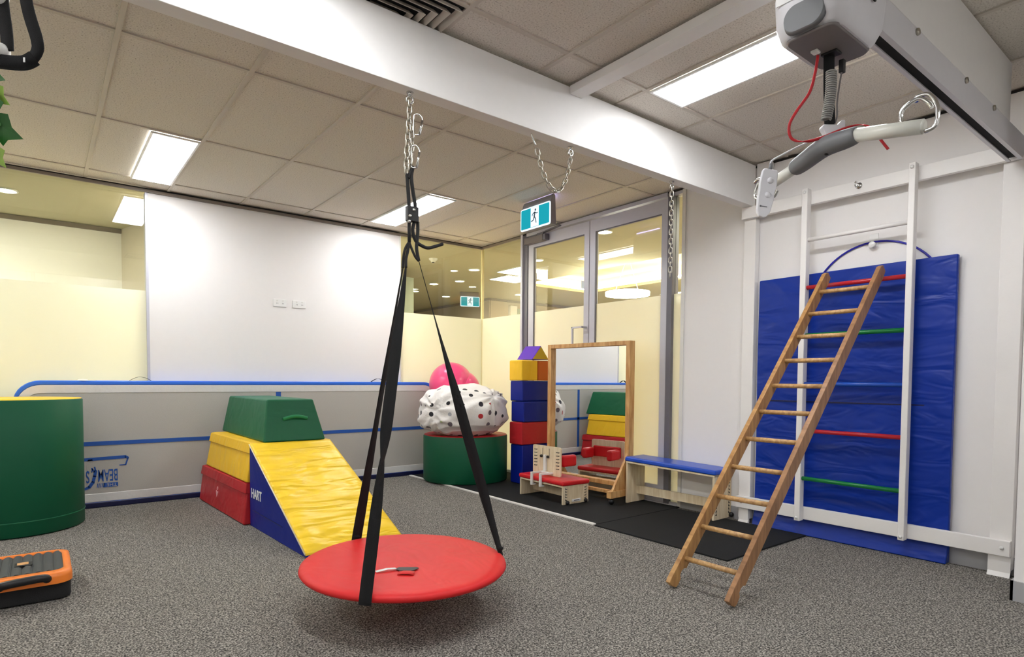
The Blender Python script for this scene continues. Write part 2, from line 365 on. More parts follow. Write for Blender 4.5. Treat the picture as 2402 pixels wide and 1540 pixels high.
# glass walls: clear above, frosted film below
def window(name, mbg, mbf, mbs=None):
    o = struct(name, mbg, 'glass')
    o2 = mbf.build('frosted_film', M['frost'], o)
    if mbs: mbs.build('sill_channel', M['alu'], o)
    return o
window('window_1', B(XL, .745, YA + .03, YA + .042, 0.03, ZC - .02), B(XL, .745, YA + .0235, YA + .0255, .03, FZ), B(XL, .745, YA, YA + .07, 0, .03))
window('window_2', B(3.205, XB + .03, YA + .03, YA + .042, 0.03, ZC - .02), B(3.205, XB + .02, YA + .0235, YA + .0255, .03, FZ), B(3.205, XB, YA, YA + .07, 0, .03))
window('window_3', B(XB + .03, XB + .042, 5.317, YA + .042, 0.03, ZC - .02), B(XB + .0235, XB + .0255, 5.317, YA + .02, .03, FZ), B(XB, XB + .07, 5.317, YA, 0, .03))
window('window_4', B(XB + .03, XB + .042, 3.15, 3.247, .03, ZC - .04), B(XB + .0235, XB + .0255, 3.15, 3.247, .03, FZ), B(XB, XB + .07, 3.15, 3.247, 0, .03))
struct('trim_6', B(XB + .022, XB + .05, YA + .022, YA + .05, 0, ZC), mat('glass_joint', '#e9dca6', .3))
# door frame: jambs and head
struct('trim_7', B(XB - .02, XB + .08, 5.285, 5.317, 0, ZC), 'alu')
struct('trim_8', B(XB + .0, XB + .08, 5.215, 5.285, 0, ZC), 'aludark')
struct('trim_9', B(XB - .01, XB + .08, 3.247, 3.300, 0, ZC), 'aludark')
struct('trim_10', B(XB - .012, XB + .08, 3.118, 3.15, 0, ZC), 'offwhite')
struct('trim_11', B(XB - .02, XB + .08, 3.3, 5.215, 2.683, ZC - .004).box(XB + .0, XB + .08, 3.15, 3.25, 2.683, ZC - .004), 'alu')
struct('trim_12', B(XB - .03, XB + .09, 3.15, 5.317, 0, .012), 'alu')
def leaf(name, y0, y1, s0, s1, hy, inner):
    o = struct(name, B(XB + .005, XB + .05, y0, s0, .015, 2.672), 'alu')
    B(XB + .005, XB + .05, s1, y1, .015, 2.672).build('stile', M['alu'], o)
    B(XB + .005, XB + .05, s0, s1, 2.555, 2.672).build('top_rail', M['alu'], o)
    B(XB + .005, XB + .05, s0, s1, .015, .16).build('bottom_rail', M['alu'], o)
    B(XB + .026, XB + .034, s0, s1, .16, 2.555).build('glass_pane', M['glass'], o)
    B(XB + .0185, XB + .0205, s0, s1, .16, FZ).build('frosted_film', M['frost'], o)
    B(XB + .006, XB + .026, s1 - .012, s1 + .001, .16, 2.555).box(XB + .006, XB + .026, s0, s1, 2.543, 2.556).build('gasket', M['aludark'], o)
    xx = XB - .06 if inner else XB + .11; xf = XB + .005 if inner else XB + .05
    h = MB()
    ys = (y0 + .03) if inner else (y1 - .03)
    ye = ys + hy
    for z in (1.62, 1.12):
        h.box(min(xx - .008, xf), max(xx + .008, xf), ys - .009, ys + .009, z - .009, z + .009)
        h.box(xx - .009, xx + .009, min(ys, ye) - .009, max(ys, ye) + .009, z - .009, z + .009)
    h.box(xx - .009, xx + .009, ye - .011, ye + .011, 1.111, 1.629)
    h.build('handle', M['chrome'] if False else M['alu'], o, bev=.003)
    return o
d1 = leaf('door_1', 4.262, 5.205, 4.33, 5.12, .13, True)
d2 = leaf('door_2', 3.305, 4.250, 3.375, 4.178, -.16, False)
cl = thing('door_closer', 'silver door closer box with arm mounted at the top left of the double glass door', 'door closer', (XB - .01, 5.05, 2.58))
B(XB - .06, XB + .004, 4.90, 5.215, 2.588, 2.656).build('closer_body', M['hoist_dark'], cl, bev=.004)
MB().bar((XB - .035, 4.93, 2.672), (XB - .06, 4.62, 2.69), .03, .012).bar((XB - .035, 5.0, 2.668), (XB - .035, 4.9, 2.668), .03, .02).build('closer_arm', M['aludark'], cl)
B(XB - .055, XB + .004, 4.86, 4.9, 2.592, 2.652).build('end_cap', M['aludark'], cl)

# ------------------------------------------------------------------ beyond the glass: corridor
struct('floor_corridor', B(XL, 12, YA + .1, 14, -.08, 0).box(XB + .1, 12, -2, YA + .1, -.08, 0), 'corr_floor')
RX0, RX1, RY0, RY1 = 6.5, 8.1, 1.5, 8.0      # ceiling recess
cc = B(XL, RX0, YA + .1, 14, ZC, ZC + .05).box(XB + .1, RX0, -2, YA + .1, ZC, ZC + .05).box(RX0, RX1, RY1, 14, ZC, ZC + .05).box(RX1, 12, -2, 14, ZC, ZC + .05).box(RX0, RX1, -2, RY0, ZC, ZC + .05)
struct('ceiling_corridor', cc, 'corr_ceil')
struct('ceiling_recess', B(RX0 - .2, RX1 + .2, RY0 - .2, RY1 + .2, ZC + .26, ZC + .3).box(RX0 - .2, RX0 - .18, RY0, RY1, ZC + .05, ZC + .26).box(RX1 + .18, RX1 + .2, RY0, RY1, ZC + .05, ZC + .26).box(RX0, RX1, RY1 + .18, RY1 + .2, ZC + .05, ZC + .26).box(RX0, RX1, RY0 - .2, RY0 - .18, ZC + .05, ZC + .26), 'peach')
struct('wall_corridor_north', B(XL, .74, 7.95, 8.05, 0, ZC), 'wall')
struct('wall_corridor_return', MB().hexa([(.74, 7.95, 0), (.95, 7.2, 0), (1.05, 7.22, 0), (.84, 8.05, 0)], [(.74, 7.95, ZC), (.95, 7.2, ZC), (1.05, 7.22, ZC), (.84, 8.05, ZC)]).box(.95, 3.9, 7.6, 7.7, 0, ZC), 'cream_wall')
struct('wall_corridor_middle', B(3.9, 4.42, 8.0, 8.1, 0, 2.6), 'green_glass')
struct('wall_corridor_far', B(4.0, 7.1, 13.2, 13.3, 0, ZC).box(7.08, 7.18, 9.75, 13.3, 0, ZC).box(7.1, 12, 9.72, 9.82, 0, ZC), 'beige')
struct('trim_13', B(7.06, 7.09, 9.7, 13.2, ZC - .05, ZC - .005).box(7.09, 12, 9.69, 9.72, ZC - .05, ZC - .005).box(XL, .74, 7.93, 7.95, ZC - .05, ZC - .005), 'taupe')
struct('wall_corridor_east', B(11.9, 12, -2, 9.72, 0, ZC).box(XB + .1, 12, -2.1, -2, 0, ZC), 'cream_wall')
struct('window_5', B(7.75, 10.4, 9.66, 9.70, 1.2, 2.55), 'green_glass')
struct('trim_14', B(7.55, 7.72, 9.64, 9.72, 0, 2.6), 'white')
def lamp(name, label, cat, x0, x1, y0, y1, z, m, group=None, fr=.016):
    t = thing(name, label, cat, ((x0 + x1) / 2, (y0 + y1) / 2, z - .012), group)
    B(x0 + fr - .001, x1 - fr + .001, y0 + fr - .001, y1 - fr + .001, z - .0128, z - .002).build('diffuser', M[m], t)
    f = MB(); f.box(x0, x1, y0, y0 + fr, z - .012, z).box(x0, x1, y1 - fr, y1, z - .012, z).box(x0, x0 + fr, y0 + fr, y1 - fr, z - .012, z).box(x1 - fr, x1, y0 + fr, y1 - fr, z - .012, z)
    f.build('frame', M['white'], t); return t
lamp('ceiling_light', 'recessed white panel light near the back wall, left of the swing chain', 'ceiling light', .612, .909, 4.664, 5.836, ZC, 'panel')
lamp('ceiling_light', 'recessed white panel light behind the swing straps, near the back wall', 'ceiling light', 2.712, 3.014, 4.664, 5.836, ZC, 'panel')
lamp('ceiling_light', 'large recessed white panel light beside the ceiling hoist motor', 'ceiling light', 2.737, 3.034, 1.064, 2.236, ZC, 'panel')
for x, y in ((.612, 1.064), (-1.488, 4.664), (-1.488, 1.064), (.612, -2.536), (2.737, -2.536), (-1.488, -2.536)):
    lamp('ceiling_light', 'recessed white panel light in the part of the room behind the camera', 'ceiling light', x, x + .295, y, y + 1.185, ZC, 'panel', 'panel lights out of view')
def downlight(x, y, r, label, grp='corridor downlights'):
    t = thing('downlight', label, 'ceiling light', (x, y, ZC - .02), grp)
    MB().lathe([(0, -.006), (r * .8, -.006), (r * .8, -.003), (0, -.003)], (x, y, ZC), seg=24).build('bulb', M['down'], t)
    MB().lathe([(r * .8, -.003), (r * .85, -.012), (r, -.01), (r * 1.02, 0), (r * .8, 0)], (x, y, ZC), seg=24).build('trim_ring', M['white'], t)
for x, y, lb in ((5.32, 8.93, 'round downlight in the corridor ceiling below the smoke detector, the larger of a close pair'), (5.5, 8.4, 'small round downlight just right of a larger one in the corridor ceiling'),
                 (6.3, 10.11, 'round downlight just left of the far corridor exit sign'), (7.23, 8.98, 'round downlight beside the left jamb of the glass door'),
                 (5.35, 6.25, 'bright round downlight seen through the top of the left door leaf'), (-.2, 6.94, 'bright round downlight seen through the glass at the far left'),
                 (5.49, 9.9, 'tiny far downlight seen beside the edge of the white wall panel')):
    downlight(x, y, .085, lb)
for x, y in ((1.6, 7.0), (2.9, 6.9), (4.9, 4.6), (4.9, 3.2), (6.0, 3.5), (-1.6, 7.1), (8.9, 5.5), (9.5, 7.8), (5.1, 7.4)):  # extra downlights added out of sight to lift the corridor light
    downlight(x, y, .09, 'added unseen downlight brightening the corridor, hidden by walls or film', 'added corridor fill downlights')
for x0, x1, y0, y1, lb in ((5.45, 5.95, 6.72, 7.32, 'square skylight like panel in the corridor ceiling, the nearer of two beside the door jamb'), (5.75, 6.3, 7.42, 7.92, 'square skylight like panel in the corridor ceiling, the farther of two beside the door jamb')):
    lamp('ceiling_light', lb, 'ceiling light', x0, x1, y0, y1, ZC, 'cpanel')
for x0, x1, y0, y1 in ((1.2, 1.8, 6.5, 7.4), (2.2, 2.8, 6.5, 7.4), (4.8, 5.4, .2, 1.4), (4.8, 5.4, 1.7, 2.7), (9.2, 9.8, 3, 4.2), (9.2, 9.8, 6, 7.2), (-1.6, -1.0, 6.6, 7.4)):  # unseen fill panels, added to brighten the corridor and the frosted film
    lamp('ceiling_light', 'added unseen fill panel brightening the corridor, hidden by walls or film', 'ceiling light', x0, x1, y0, y1, ZC, 'cpanel', 'added corridor fill panels')
# cove strip in the recess and the ring pendant
cv = MB()
cv.box(RX1 + .1, RX1 + .14, RY0, RY1 + .1, ZC + .06, ZC + .09).box(RX0, RX1, RY1 + .1, RY1 + .14, ZC + .06, ZC + .09).box(RX0 - .14, RX0 - .1, RY0, RY1 + .1, ZC + .06, ZC + .09)
tag(cv.build('cove_light', M['warm']), 'warm hidden strip light glowing in the recessed corridor ceiling', 'ceiling light')
rp = thing('ring_pendant', 'glowing white ring shaped pendant lamp hanging in the corridor beyond the right door leaf', 'pendant lamp', (7.0, 6.08, 2.35))
MB().lathe([(.21, -.025), (.33, -.025), (.33, .025), (.21, .025), (.21, -.025)], (7.0, 6.08, 2.40), seg=40).build('ring', M['down'], rp)
for q in (-.27, .27): MB().tube([(7.0 + q, 6.08, 2.42), (7.0, 6.08, ZC + .26)], .003, 6).build('cable', M['white'], rp)
sd = thing('smoke_detector', 'small round white smoke detector on the corridor ceiling', 'smoke detector', (4.12 + .35, 7.03 + .4, ZC - .05))
MB().lathe([(0, -.05), (.03, -.048), (.035, -.03), (.055, -.02), (.06, 0)], (4.12 + .1, 7.1, ZC), seg=24).build('body', M['offwhite'], sd)
MB().lathe([(0, -.055), (.018, -.054), (.02, -.045)], (4.22, 7.1, ZC), seg=16).build('sensor', M['black'], sd)

# ------------------------------------------------------------------ exit signs
def exit_sign(label, c, n, rx, W=.40, Hh=.20, T=.07, zt=ZC):
    """c = centre of face bottom plate, n = facing normal, rx = reading direction"""
    c = Vector(c); n = Vector(n); rx = Vector(rx); z = Vector((0, 0, 1))
    t = thing('exit_sign', label, 'exit sign', c - z * Hh / 2)
    def P(a, b, d): return c + rx * a + z * b + n * d
    def slab(a0, a1, b0, b1, d0, d1): return MB().hexa([P(a0, b0, d0), P(a1, b0, d0), P(a1, b0, d1), P(a0, b0, d1)], [P(a0, b1, d0), P(a1, b1, d0), P(a1, b1, d1), P(a0, b1, d1)])
    mb = MB(); mb.prism([P(-W / 2 - .01, -Hh / 2 - .01, 0), P(-W / 2 - .01, -Hh / 2 - .01, -T), P(-W / 2 - .01, zt - c.z - .01, -T * .8), P(-W / 2 - .01, zt - c.z, -T * .5), P(-W / 2 - .01, Hh / 2 + .06, -.02), P(-W / 2 - .01, Hh / 2, 0)], rx * (W + .02))
    mb.build('housing', M['dialgrey'], t, bev=.006)
    fr = MB(); pts = rrect(-W / 2 - .012, W / 2 + .012, -Hh / 2 - .014, Hh / 2 + .012, .02)
    fr.prism([P(a, b, 0) for a, b in pts], n * .006); fr.build('border', M['exit_white'], t)
    pts = rrect(-W / 2, W / 2, -Hh / 2, Hh / 2, .008)
    MB().prism([P(a, b, .007) for a, b in pts], n * .002).build('teal_panel', M['exit_teal'], t)
    slab(-.055, .055, -Hh / 2 + .002, Hh / 2 - .002, .0095, .011).build('doorway', M['exit_white'], t)
    g = MB(); s = Hh / .2
    def seg(a, b, w_): 
        d = (Vector(b) - Vector(a)).normalized(); q = Vector((-d.y, d.x)) * w_ / 2
        g.prism([P(*(Vector(k) * s), .0115) for k in (Vector(a) + q, Vector(b) + q, Vector(b) - q, Vector(a) - q)], n * .001)
    g.prism([P((.012 + .011 * math.cos(k * PI / 6)) * s, (.068 + .013 * math.sin(k * PI / 6)) * s, .0115) for k in range(12)], n * .001)
    seg((.006, .05), (-.006, .005), .022); seg((.004, .045), (-.028, .036), .009); seg((-.028, .036), (-.04, .012), .009)
    seg((.008, .045), (.032, .03), .009); seg((.032, .03), (.05, .036), .009)
    seg((-.004, .006), (.016, -.026), .014); seg((.016, -.026), (.026, -.066), .012)
    seg((-.006, .004), (-.022, -.034), .014); seg((-.022, -.034), (-.056, -.04), .011)
    g.build('running_figure', M['teal_line'], t)
    slab(-W / 2 + .04, W / 2 - .04, Hh / 2 + .03, Hh / 2 + .036, -T - .004, -T + .01).build('lamp_strip', M['exit_glow'], t)
    return t
exit_sign('illuminated teal exit sign with running figure hanging from the ceiling before the door', (3.53, 4.155, 2.553), (-1, 0, 0), (0, -1, 0), W=.385, Hh=.175)
exit_sign('small teal exit sign with running figure far off in the corridor behind the glass corner', (6.32, 9.3, 2.54), (-.35, -.94, 0), (.94, -.35, 0), W=.34, Hh=.16)

# ------------------------------------------------------------------ timber overhead frame
tag(B(-2.55, 4.262, 2.462, 2.545, 2.405, 2.708).build('ceiling_beam', M['beam'], bev=.003), 'large white painted timber beam crossing the room below the ceiling, swings hang from it', 'beam')
tag(B(2.332, 2.424, .971, 2.461, 2.668, 2.712).build('cross_beam', M['beam'], bev=.002), 'short white cross beam joining the large swing beam to the hoist beam', 'beam')
tag(B(-2.55, 3.912, .876, .97, 2.421, 2.712).build('hoist_beam', M['beam'], bev=.003), 'white painted beam above the hoist track at the top right', 'beam')
tr = thing('hoist_track', 'grey metal ceiling hoist track with a black slot, under the hoist beam', 'hoist track', (1.0, .91, 2.30))
MB().prism([(-2.5, y, z) for y, z in ((.876, 2.30), (.895, 2.30), (.895, 2.306), (.884, 2.306), (.884, 2.412), (.938, 2.412), (.938, 2.306), (.93, 2.306), (.93, 2.30), (.946, 2.30), (.946, 2.42), (.876, 2.42))], (6.7, 0, 0)).build('rail', M['hoist'], tr)
B(-2.5, 4.15, .8855, .9365, 2.3065, 2.41).build('slot_liner', M['blackhole'], tr)
for x in (3.2, 3.62, 2.62): MB().lathe([(0, -.006), (.012, -.006), (.014, 0), (.012, .004), (0, .004)], (x, .873, 2.405), (0, 1, 0), 16).build('bolt', M['steel'], tr)

# ------------------------------------------------------------------ wall mounted climbing frame
cf = thing('climbing_frame', 'white wall mounted climbing frame with coloured round rungs at the right', 'climbing frame', (4.27, 1.7, 0))
B(4.257, 4.312, 2.45, 2.545, .035, 2.316).build('post', M['frame'], cf, bev=.003)
B(4.257, 4.312, .872, .975, .035, 2.316).build('post', M['frame'], cf, bev=.003)
B(4.262, 4.312, 2.35, 2.455, 2.4, ZC - .004).build('top_block', M['frame'], cf, bev=.003)
B(4.24, 4.257, 2.452, 2.53, 0, .115).hexa([(4.225, 2.45, 0), (4.257, 2.45, 0), (4.257, 2.53, 0), (4.225, 2.53, 0)], [(4.243, 2.45, .03), (4.257, 2.45, .03), (4.257, 2.53, .03), (4.243, 2.53, .03)]).build('foot_block', M['frame'], cf)
B(4.24, 4.257, .872, .975, 0, .115).hexa([(4.225, .872, 0), (4.257, .872, 0), (4.257, .975, 0), (4.225, .975, 0)], [(4.243, .872, .03), (4.257, .872, .03), (4.257, .975, .03), (4.243, .975, .03)]).build('foot_block', M['frame'], cf)
B(4.222, 4.256, .874, 2.548, 2.316, 2.403).build('top_rail', M['frame'], cf, bev=.003)
B(4.222, 4.256, .874, 2.548, .118, .206).build('bottom_rail', M['frame'], cf, bev=.003)
for y0, y1 in ((1.376, 1.412), (2.022, 2.062)):
    B(4.165, 4.2215, y0, y1, .112, 2.418).build('upright', M['frame'], cf, bev=.004)
for z, m in ((2.068, 'frame'), (1.74, 'rung_red'), (1.411, 'rung_green'), (1.073, 'rung_blue'), (.747, 'rung_red'), (.413, 'rung_green')):
    MB().tube([(4.193, 1.405, z), (4.193, 2.03, z)], .0145, 16).build('rung', M[m], cf)
for y, z in ((1.394, 2.39), (2.042, 2.39), (1.394, .135), (2.042, .135), (.91, .165), (2.5, .165)):
    x = 4.164 if 1.3 < y < 2.1 else 4.221
    MB().lathe([(0, 0), (.009, -.001), (.011, -.004), (.006, -.009), (0, -.01)][::-1], (x - .0, y, z), (1, 0, 0), 14).build('bolt', M['white'], cf)
eb = MB().tube([(4.224, 1.715, 2.367), (4.195, 1.715, 2.367)], .007, 10)
eb.lathe([(0, 0), (.02, 0), (.02, -.004), (0, -.004)], (4.221, 1.715, 2.367), (1, 0, 0), 16)
eb.tube([(4.178 + .018 * math.cos(t), 1.715, 2.367 + .018 * math.sin(t)) for t in [k * PI / 8 for k in range(16)]], .0045, 8, True)
eb.build('eye_bolt', M['chrome'], cf)

# big blue folding mat standing behind the frame
bm_ = MB(); ny, nz = 26, 36; y0, y1 = 1.175, 2.42
def mat_x(u, v):      # the foot of the mat kicks out a little at its far end
    kick = max(0, (.055 - v) / .055); return 4.268 - .045 * kick * (1 - .6 * abs(u - .45)) + .004 * math.sin(9 * v + 5 * u)
vs = []; 
for side in (0, 1):
    for j in range(nz + 1):
        for i in range(ny + 1):
            u = i / ny; v = j / nz; z = .002 + v * (1.842 + .006 * (1 - u)) ; y = y0 + u * (y1 - y0)
            vs.append((mat_x(u, v) if side == 0 else 4.305, y, z))
fs = []; N = (ny + 1) * (nz + 1); st = ny + 1
for j in range(nz):
    for i in range(ny):
        a = j * st + i; fs += [(a, a + 1, a + st + 1, a + st), (N + a, N + a + st, N + a + st + 1, N + a + 1)]
for i in range(ny): fs += [(i, N + i, N + i + 1, i + 1), (nz * st + i, nz * st + i + 1, N + nz * st + i + 1, N + nz * st + i)]
for j in range(nz): fs += [(j * st, (j + 1) * st, N + (j + 1) * st, N + j * st), (j * st + ny, N + j * st + ny, N + (j + 1) * st + ny, (j + 1) * st + ny)]
bmt = thing('gym_mat', 'tall royal blue vinyl gym mat standing between the wall and the climbing frame', 'gym mat', (4.285, 1.8, 0))
bm_.add(vs, fs, True); bm_.build('mat_panel', M['blue_mat'], bmt, bev=.008, seg=3)
B(4.2645, 4.2685, 1.19, 2.40, .945, .953).build('fold_seam', M['air_navy'], bmt)
# hoop on the hook
hp = thing('hula_hoop', 'blue hula hoop hanging on a white wall hook behind the blue mat', 'hoop', (4.31, 1.66, 1.18))
MB().tube([(4.3125, 1.645 + .405 * math.sin(t), 1.602 + .405 * math.cos(t)) for t in [k * 2 * PI / 72 for k in range(72)]], .0065, 8, True).build('ring', M['hoop'], hp)
hk = thing('wall_hook', 'white round wall hook above the blue mat holding the hoop', 'hook', (4.31, 1.652, 1.975))
MB().lathe([(0, -.045), (.018, -.043), (.022, -.036), (.018, -.03), (.008, -.028), (.008, -.012), (.02, -.01), (.022, 0)], (XB, 1.652, 1.985), (1, 0, 0), 24).build('knob', M['white'], hk)
B(XB - .006, XB - .0005, 1.625, 1.68, 1.97, 2.06).build('back_plate', M['white'], hk, bev=.003)

# ------------------------------------------------------------------ wooden ladder leaning on the red rung
ld = thing('wooden_ladder', 'long wooden ladder leaning on the top red rung of the climbing frame', 'ladder', (2.6, 1.75, 0))
Lb = Vector((2.575, 0, .018)); Lt = Vector((4.135, 0, 1.80)); dL = (Lt - Lb); nrm = Vector((-dL.z, 0, dL.x)).normalized(); dLn = dL.normalized()
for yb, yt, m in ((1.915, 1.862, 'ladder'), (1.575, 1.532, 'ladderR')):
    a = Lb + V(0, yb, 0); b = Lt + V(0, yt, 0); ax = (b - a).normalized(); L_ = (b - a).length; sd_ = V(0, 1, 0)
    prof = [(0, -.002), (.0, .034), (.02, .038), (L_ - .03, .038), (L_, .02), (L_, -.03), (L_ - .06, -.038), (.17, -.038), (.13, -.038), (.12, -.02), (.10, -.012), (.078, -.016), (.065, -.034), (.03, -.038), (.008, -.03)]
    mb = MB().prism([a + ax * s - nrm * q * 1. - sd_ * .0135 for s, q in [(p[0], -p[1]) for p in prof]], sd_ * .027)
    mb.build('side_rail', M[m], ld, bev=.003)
for i in range(11):
    t = .07 + .0858 * i
    p = Lb.lerp(Lt, t); yA = 1.915 + (1.862 - 1.915) * t - .006; yB = 1.575 + (1.532 - 1.575) * t + .006
    p = p + nrm * .004
    MB().tube([(p.x, yB, p.z), (p.x, yA, p.z)], .0135, 14).build('rung', M['ladder2'], ld)

# ------------------------------------------------------------------ chains
def link_mesh(L=.042, Wd=.022, r=.0033):
    pts = []
    for k in range(9): a = PI * k / 8; pts.append((Wd / 2 * math.cos(a), 0, L / 2 - Wd / 2 + Wd / 2 * math.sin(a)))
    for k in range(9): a = PI + PI * k / 8; pts.append((Wd / 2 * math.cos(a), 0, -L / 2 + Wd / 2 + Wd / 2 * math.sin(a)))
    mb = MB().tube(pts, r, 8, True); me = bpy.data.meshes.new('link'); me.from_pydata(mb.v, [], mb.f)
    for p in me.polygons: p.use_smooth = True
    me.materials.append(M['steel']); return me
LM = link_mesh(); LM2 = link_mesh(.05, .026, .004)
def chain_along(path, parent, me=LM, pitch=.031):
    P = [Vector(p) for p in path]; cum = [0]
    for a, b in zip(P, P[1:]): cum.append(cum[-1] + (b - a).length)
    n = int(cum[-1] / pitch); org = ORG[parent.name]
    for i in range(n + 1):
        s = min(i * pitch, cum[-1] - 1e-6); k = max(j for j in range(len(cum) - 1) if cum[j] <= s); f = (s - cum[k]) / (cum[k + 1] - cum[k])
        c = P[k].lerp(P[k + 1], f); d = (P[k + 1] - P[k]).normalized()
        a = V(1, 0, 0) if abs(d.x) < .8 else V(0, 1, 0); a = (a - d * a.dot(d)).normalized(); b = d.cross(a)
        an = (PI / 4 if i % 2 else -PI / 4) + .2; x = a * math.cos(an) + b * math.sin(an); y = d.cross(x)
        o = bpy.data.objects.new('link', me); COL.objects.link(o); o.parent = parent
        o.matrix_local = Matrix.Translation(c - org) @ Matrix(((x.x, y.x, d.x), (x.y, y.y, d.y), (x.z, y.z, d.z))).to_4x4()
def eye(parent, x, y=2.503, z=2.405):
    mb = MB().tube([(x, y, z + .02), (x, y, z - .018)], .006, 10)
    mb.lathe([(0, 0), (.017, 0), (.017, -.006), (0, -.006)], (x, y, z), (0, 0, 1), 6, False)
    mb.tube([(x + .017 * math.cos(t), y, z - .034 + .017 * math.sin(t)) for t in [k * PI / 8 for k in range(16)]], .005, 8, True)
    mb.build('eye_bolt', M['chrome'], parent)
c1 = thing('hanging_chain', 'bunched double steel chain that carries the red platform swing', 'chain', (1.362, 2.503, 2.405)); eye(c1, 1.362)
chain_along([(1.362, 2.503, 2.355), (1.355, 2.503, 2.24), (1.346, 2.505, 2.12), (1.343, 2.503, 2.02)], c1)
chain_along([(1.366, 2.495, 2.24), (1.368, 2.492, 2.16), (1.358, 2.49, 2.10), (1.352, 2.492, 2.025)], c1)
c2 = thing('hanging_chain', 'steel chain looped in a U under the large beam', 'chain', (2.382, 2.503, 2.405)); eye(c2, 2.382)
U = [(2.382, 2.503, 2.352), (2.365, 2.503, 2.27), (2.335, 2.503, 2.19), (2.295, 2.503, 2.143), (2.262, 2.503, 2.135), (2.222, 2.503, 2.155), (2.18, 2.503, 2.21), (2.145, 2.503, 2.29), (2.128, 2.503, 2.345)]
chain_along(smooth(U, 5), c2)
MB().tube(smooth([(2.126, 2.503, 2.352), (2.112, 2.503, 2.368), (2.096, 2.503, 2.392), (2.092, 2.503, 2.41)], 4), .003, 8).build('wire_hook', M['chrome'], c2)
c3 = thing('hanging_chain', 'long steel chain hanging straight down beside the glass door', 'chain', (3.305, 2.503, 2.405)); eye(c3, 3.305)
chain_along([(3.305, 2.503, 2.352), (3.303, 2.503, 1.78)], c3)
def carabiner(c, h, w_, label, tilt=0.):
    c = Vector(c); pts = [(-.1, .5), (.18, .5), (.45, .36), (.5, .2), (.32, -.42), (.1, -.5), (-.18, -.5), (-.3, -.38), (-.3, .38)]
    P = [c + V((a * math.cos(tilt) - b * math.sin(tilt) * h / w_ * 0) * w_ * .8, -(a) * w_ * .6, b * h) for a, b in pts]
    P = smooth(P + [P[0]], 4)[:-1]
    t = thing('carabiner', label, 'carabiner', c); MB().tube(P, .0036, 8, True).build('body', M['chrome'], t)
    MB().tube([P[12], P[18]], .0055, 8).build('gate_sleeve', M['chrome'], t)
carabiner((1.392, 2.49, 2.262), .092, .05, 'silver carabiner clipped to the upper part of the swing chain')
carabiner((1.372, 2.478, 2.108), .10, .045, 'silver carabiner clipped to the lower swing chain above the black loop')

# ------------------------------------------------------------------ red platform swing
sw = thing('platform_swing', 'round red vinyl platform swing hanging from three black straps', 'swing', (1.34, 2.505, .20))
R = .477; prof = [(0, .2005), (R - .03, .2), (R - .008, .206), (R, .217), (R - .004, .229), (R - .02, .237), (R - .05, .2385), (R * .6, .2375), (R * .3, .2345), (0, .233)]
dsc = MB().lathe(prof, (1.34, 2.505, 0), seg=96)
tilt = Matrix.Translation((1.34, 2.505, .22)) @ Matrix.Rotation(.012, 4, 'X') @ Matrix.Rotation(.008, 4, 'Y') @ Matrix.Translation((-1.34, -2.505, -.22))
dsc.xf(tilt).build('platform', M['red_swing'], sw)
rgt = Vector((math.cos(YAW), -math.sin(YAW), 0)); fwd = Vector((math.sin(YAW), math.cos(YAW), 0))
pc = V(1.275, 2.365, .2385)
MB().prism([pc + rgt * a + fwd * b for a, b in ((-.055, .0), (-.04, .025), (.04, .028), (.05, .015), (.03, -.022), (-.03, -.022))], (0, 0, .002)).build('centre_patch', M['black'], sw)
pc2 = pc - fwd * .055 + rgt * .0
MB().ribbon([pc2 + rgt * a + V(0, 0, .001 + .004 * math.sin(k)) for k, a in ((0, -.03), (1, -.01), (2.2, .02), (3, .04))], [fwd] * 4, .045, .0015).build('red_flap', M['red_swing'], sw)
MB().ribbon([pc - rgt * .05 + fwd * .0 + V(0, 0, .004), pc - rgt * .085 - fwd * .02 + V(0, 0, .008), pc - rgt * .13 - fwd * .045 + V(0, 0, .003)], [fwd * .7 - rgt * .5] * 3, .022, .0012).build('care_label', M['white'], sw)
def strap(top, pts, wids, angs, label=None):
    P = smooth(pts, 6); n = len(P); ws = []; wd = []
    for i in range(n):
        f = i / (n - 1) * (len(wids) - 1); k = min(int(f), len(wids) - 2); g = f - k
        ws.append(wids[k] * (1 - g) + wids[k + 1] * g); a = angs[k] * (1 - g) + angs[k + 1] * g
        wd.append(rgt * math.cos(a) + fwd * math.sin(a))
    mb = MB().ribbon(P, wd, ws, .0022); return mb.build('strap', M['blackfab'], sw)
J = V(1.352, 2.5, 1.69)
aB = V(.985, 2.165, .235); aA = V(1.315, 3.0, .235); aC = V(1.79, 2.36, .235)
def lp(a, b, t): return a.lerp(b, t)
JB = V(1.335, 2.49, 1.60); JA = V(1.33, 2.51, 1.60); JC = V(1.405, 2.495, 1.64)
strap(0, [JB, lp(JB, aB, .12), lp(JB, aB, .3), lp(JB, aB, .5), lp(JB, aB, .62), lp(JB, aB, .8), aB, aB + V(-.002, -.003, -.024)], [.012, .030, .05, .05, .05, .05, .05, .05], [1.3, .6, .15, .3, 1.45, .5, .05, .05])
strap(0, [JA, lp(JA, aA, .15), lp(JA, aA, .35), lp(JA, aA, .55), lp(JA, aA, .75), lp(JA, aA, .9), aA, aA + V(0, .004, -.03)], [.012, .03, .05, .05, .05, .05, .05, .05], [1.5, 1.45, 1.35, 1.3, .9, .45, .2, .2])
strap(0, [JC, lp(JC, aC, .15), lp(JC, aC, .32), lp(JC, aC, .5), lp(JC, aC, .7), lp(JC, aC, .88), aC, aC + V(.006, -.004, -.03)], [.007, .009, .03, .05, .05, .05, .05, .04], [1.5, 1.5, 1.0, .15, .1, .9, 1.2, 1.2])
for a in (aA, aC): MB().sphere(a + V(0, 0, .012), .014, 12, 8, (1.3, 1.3, .8)).build('stitched_end', M['blackfab'], sw)
rope = MB()
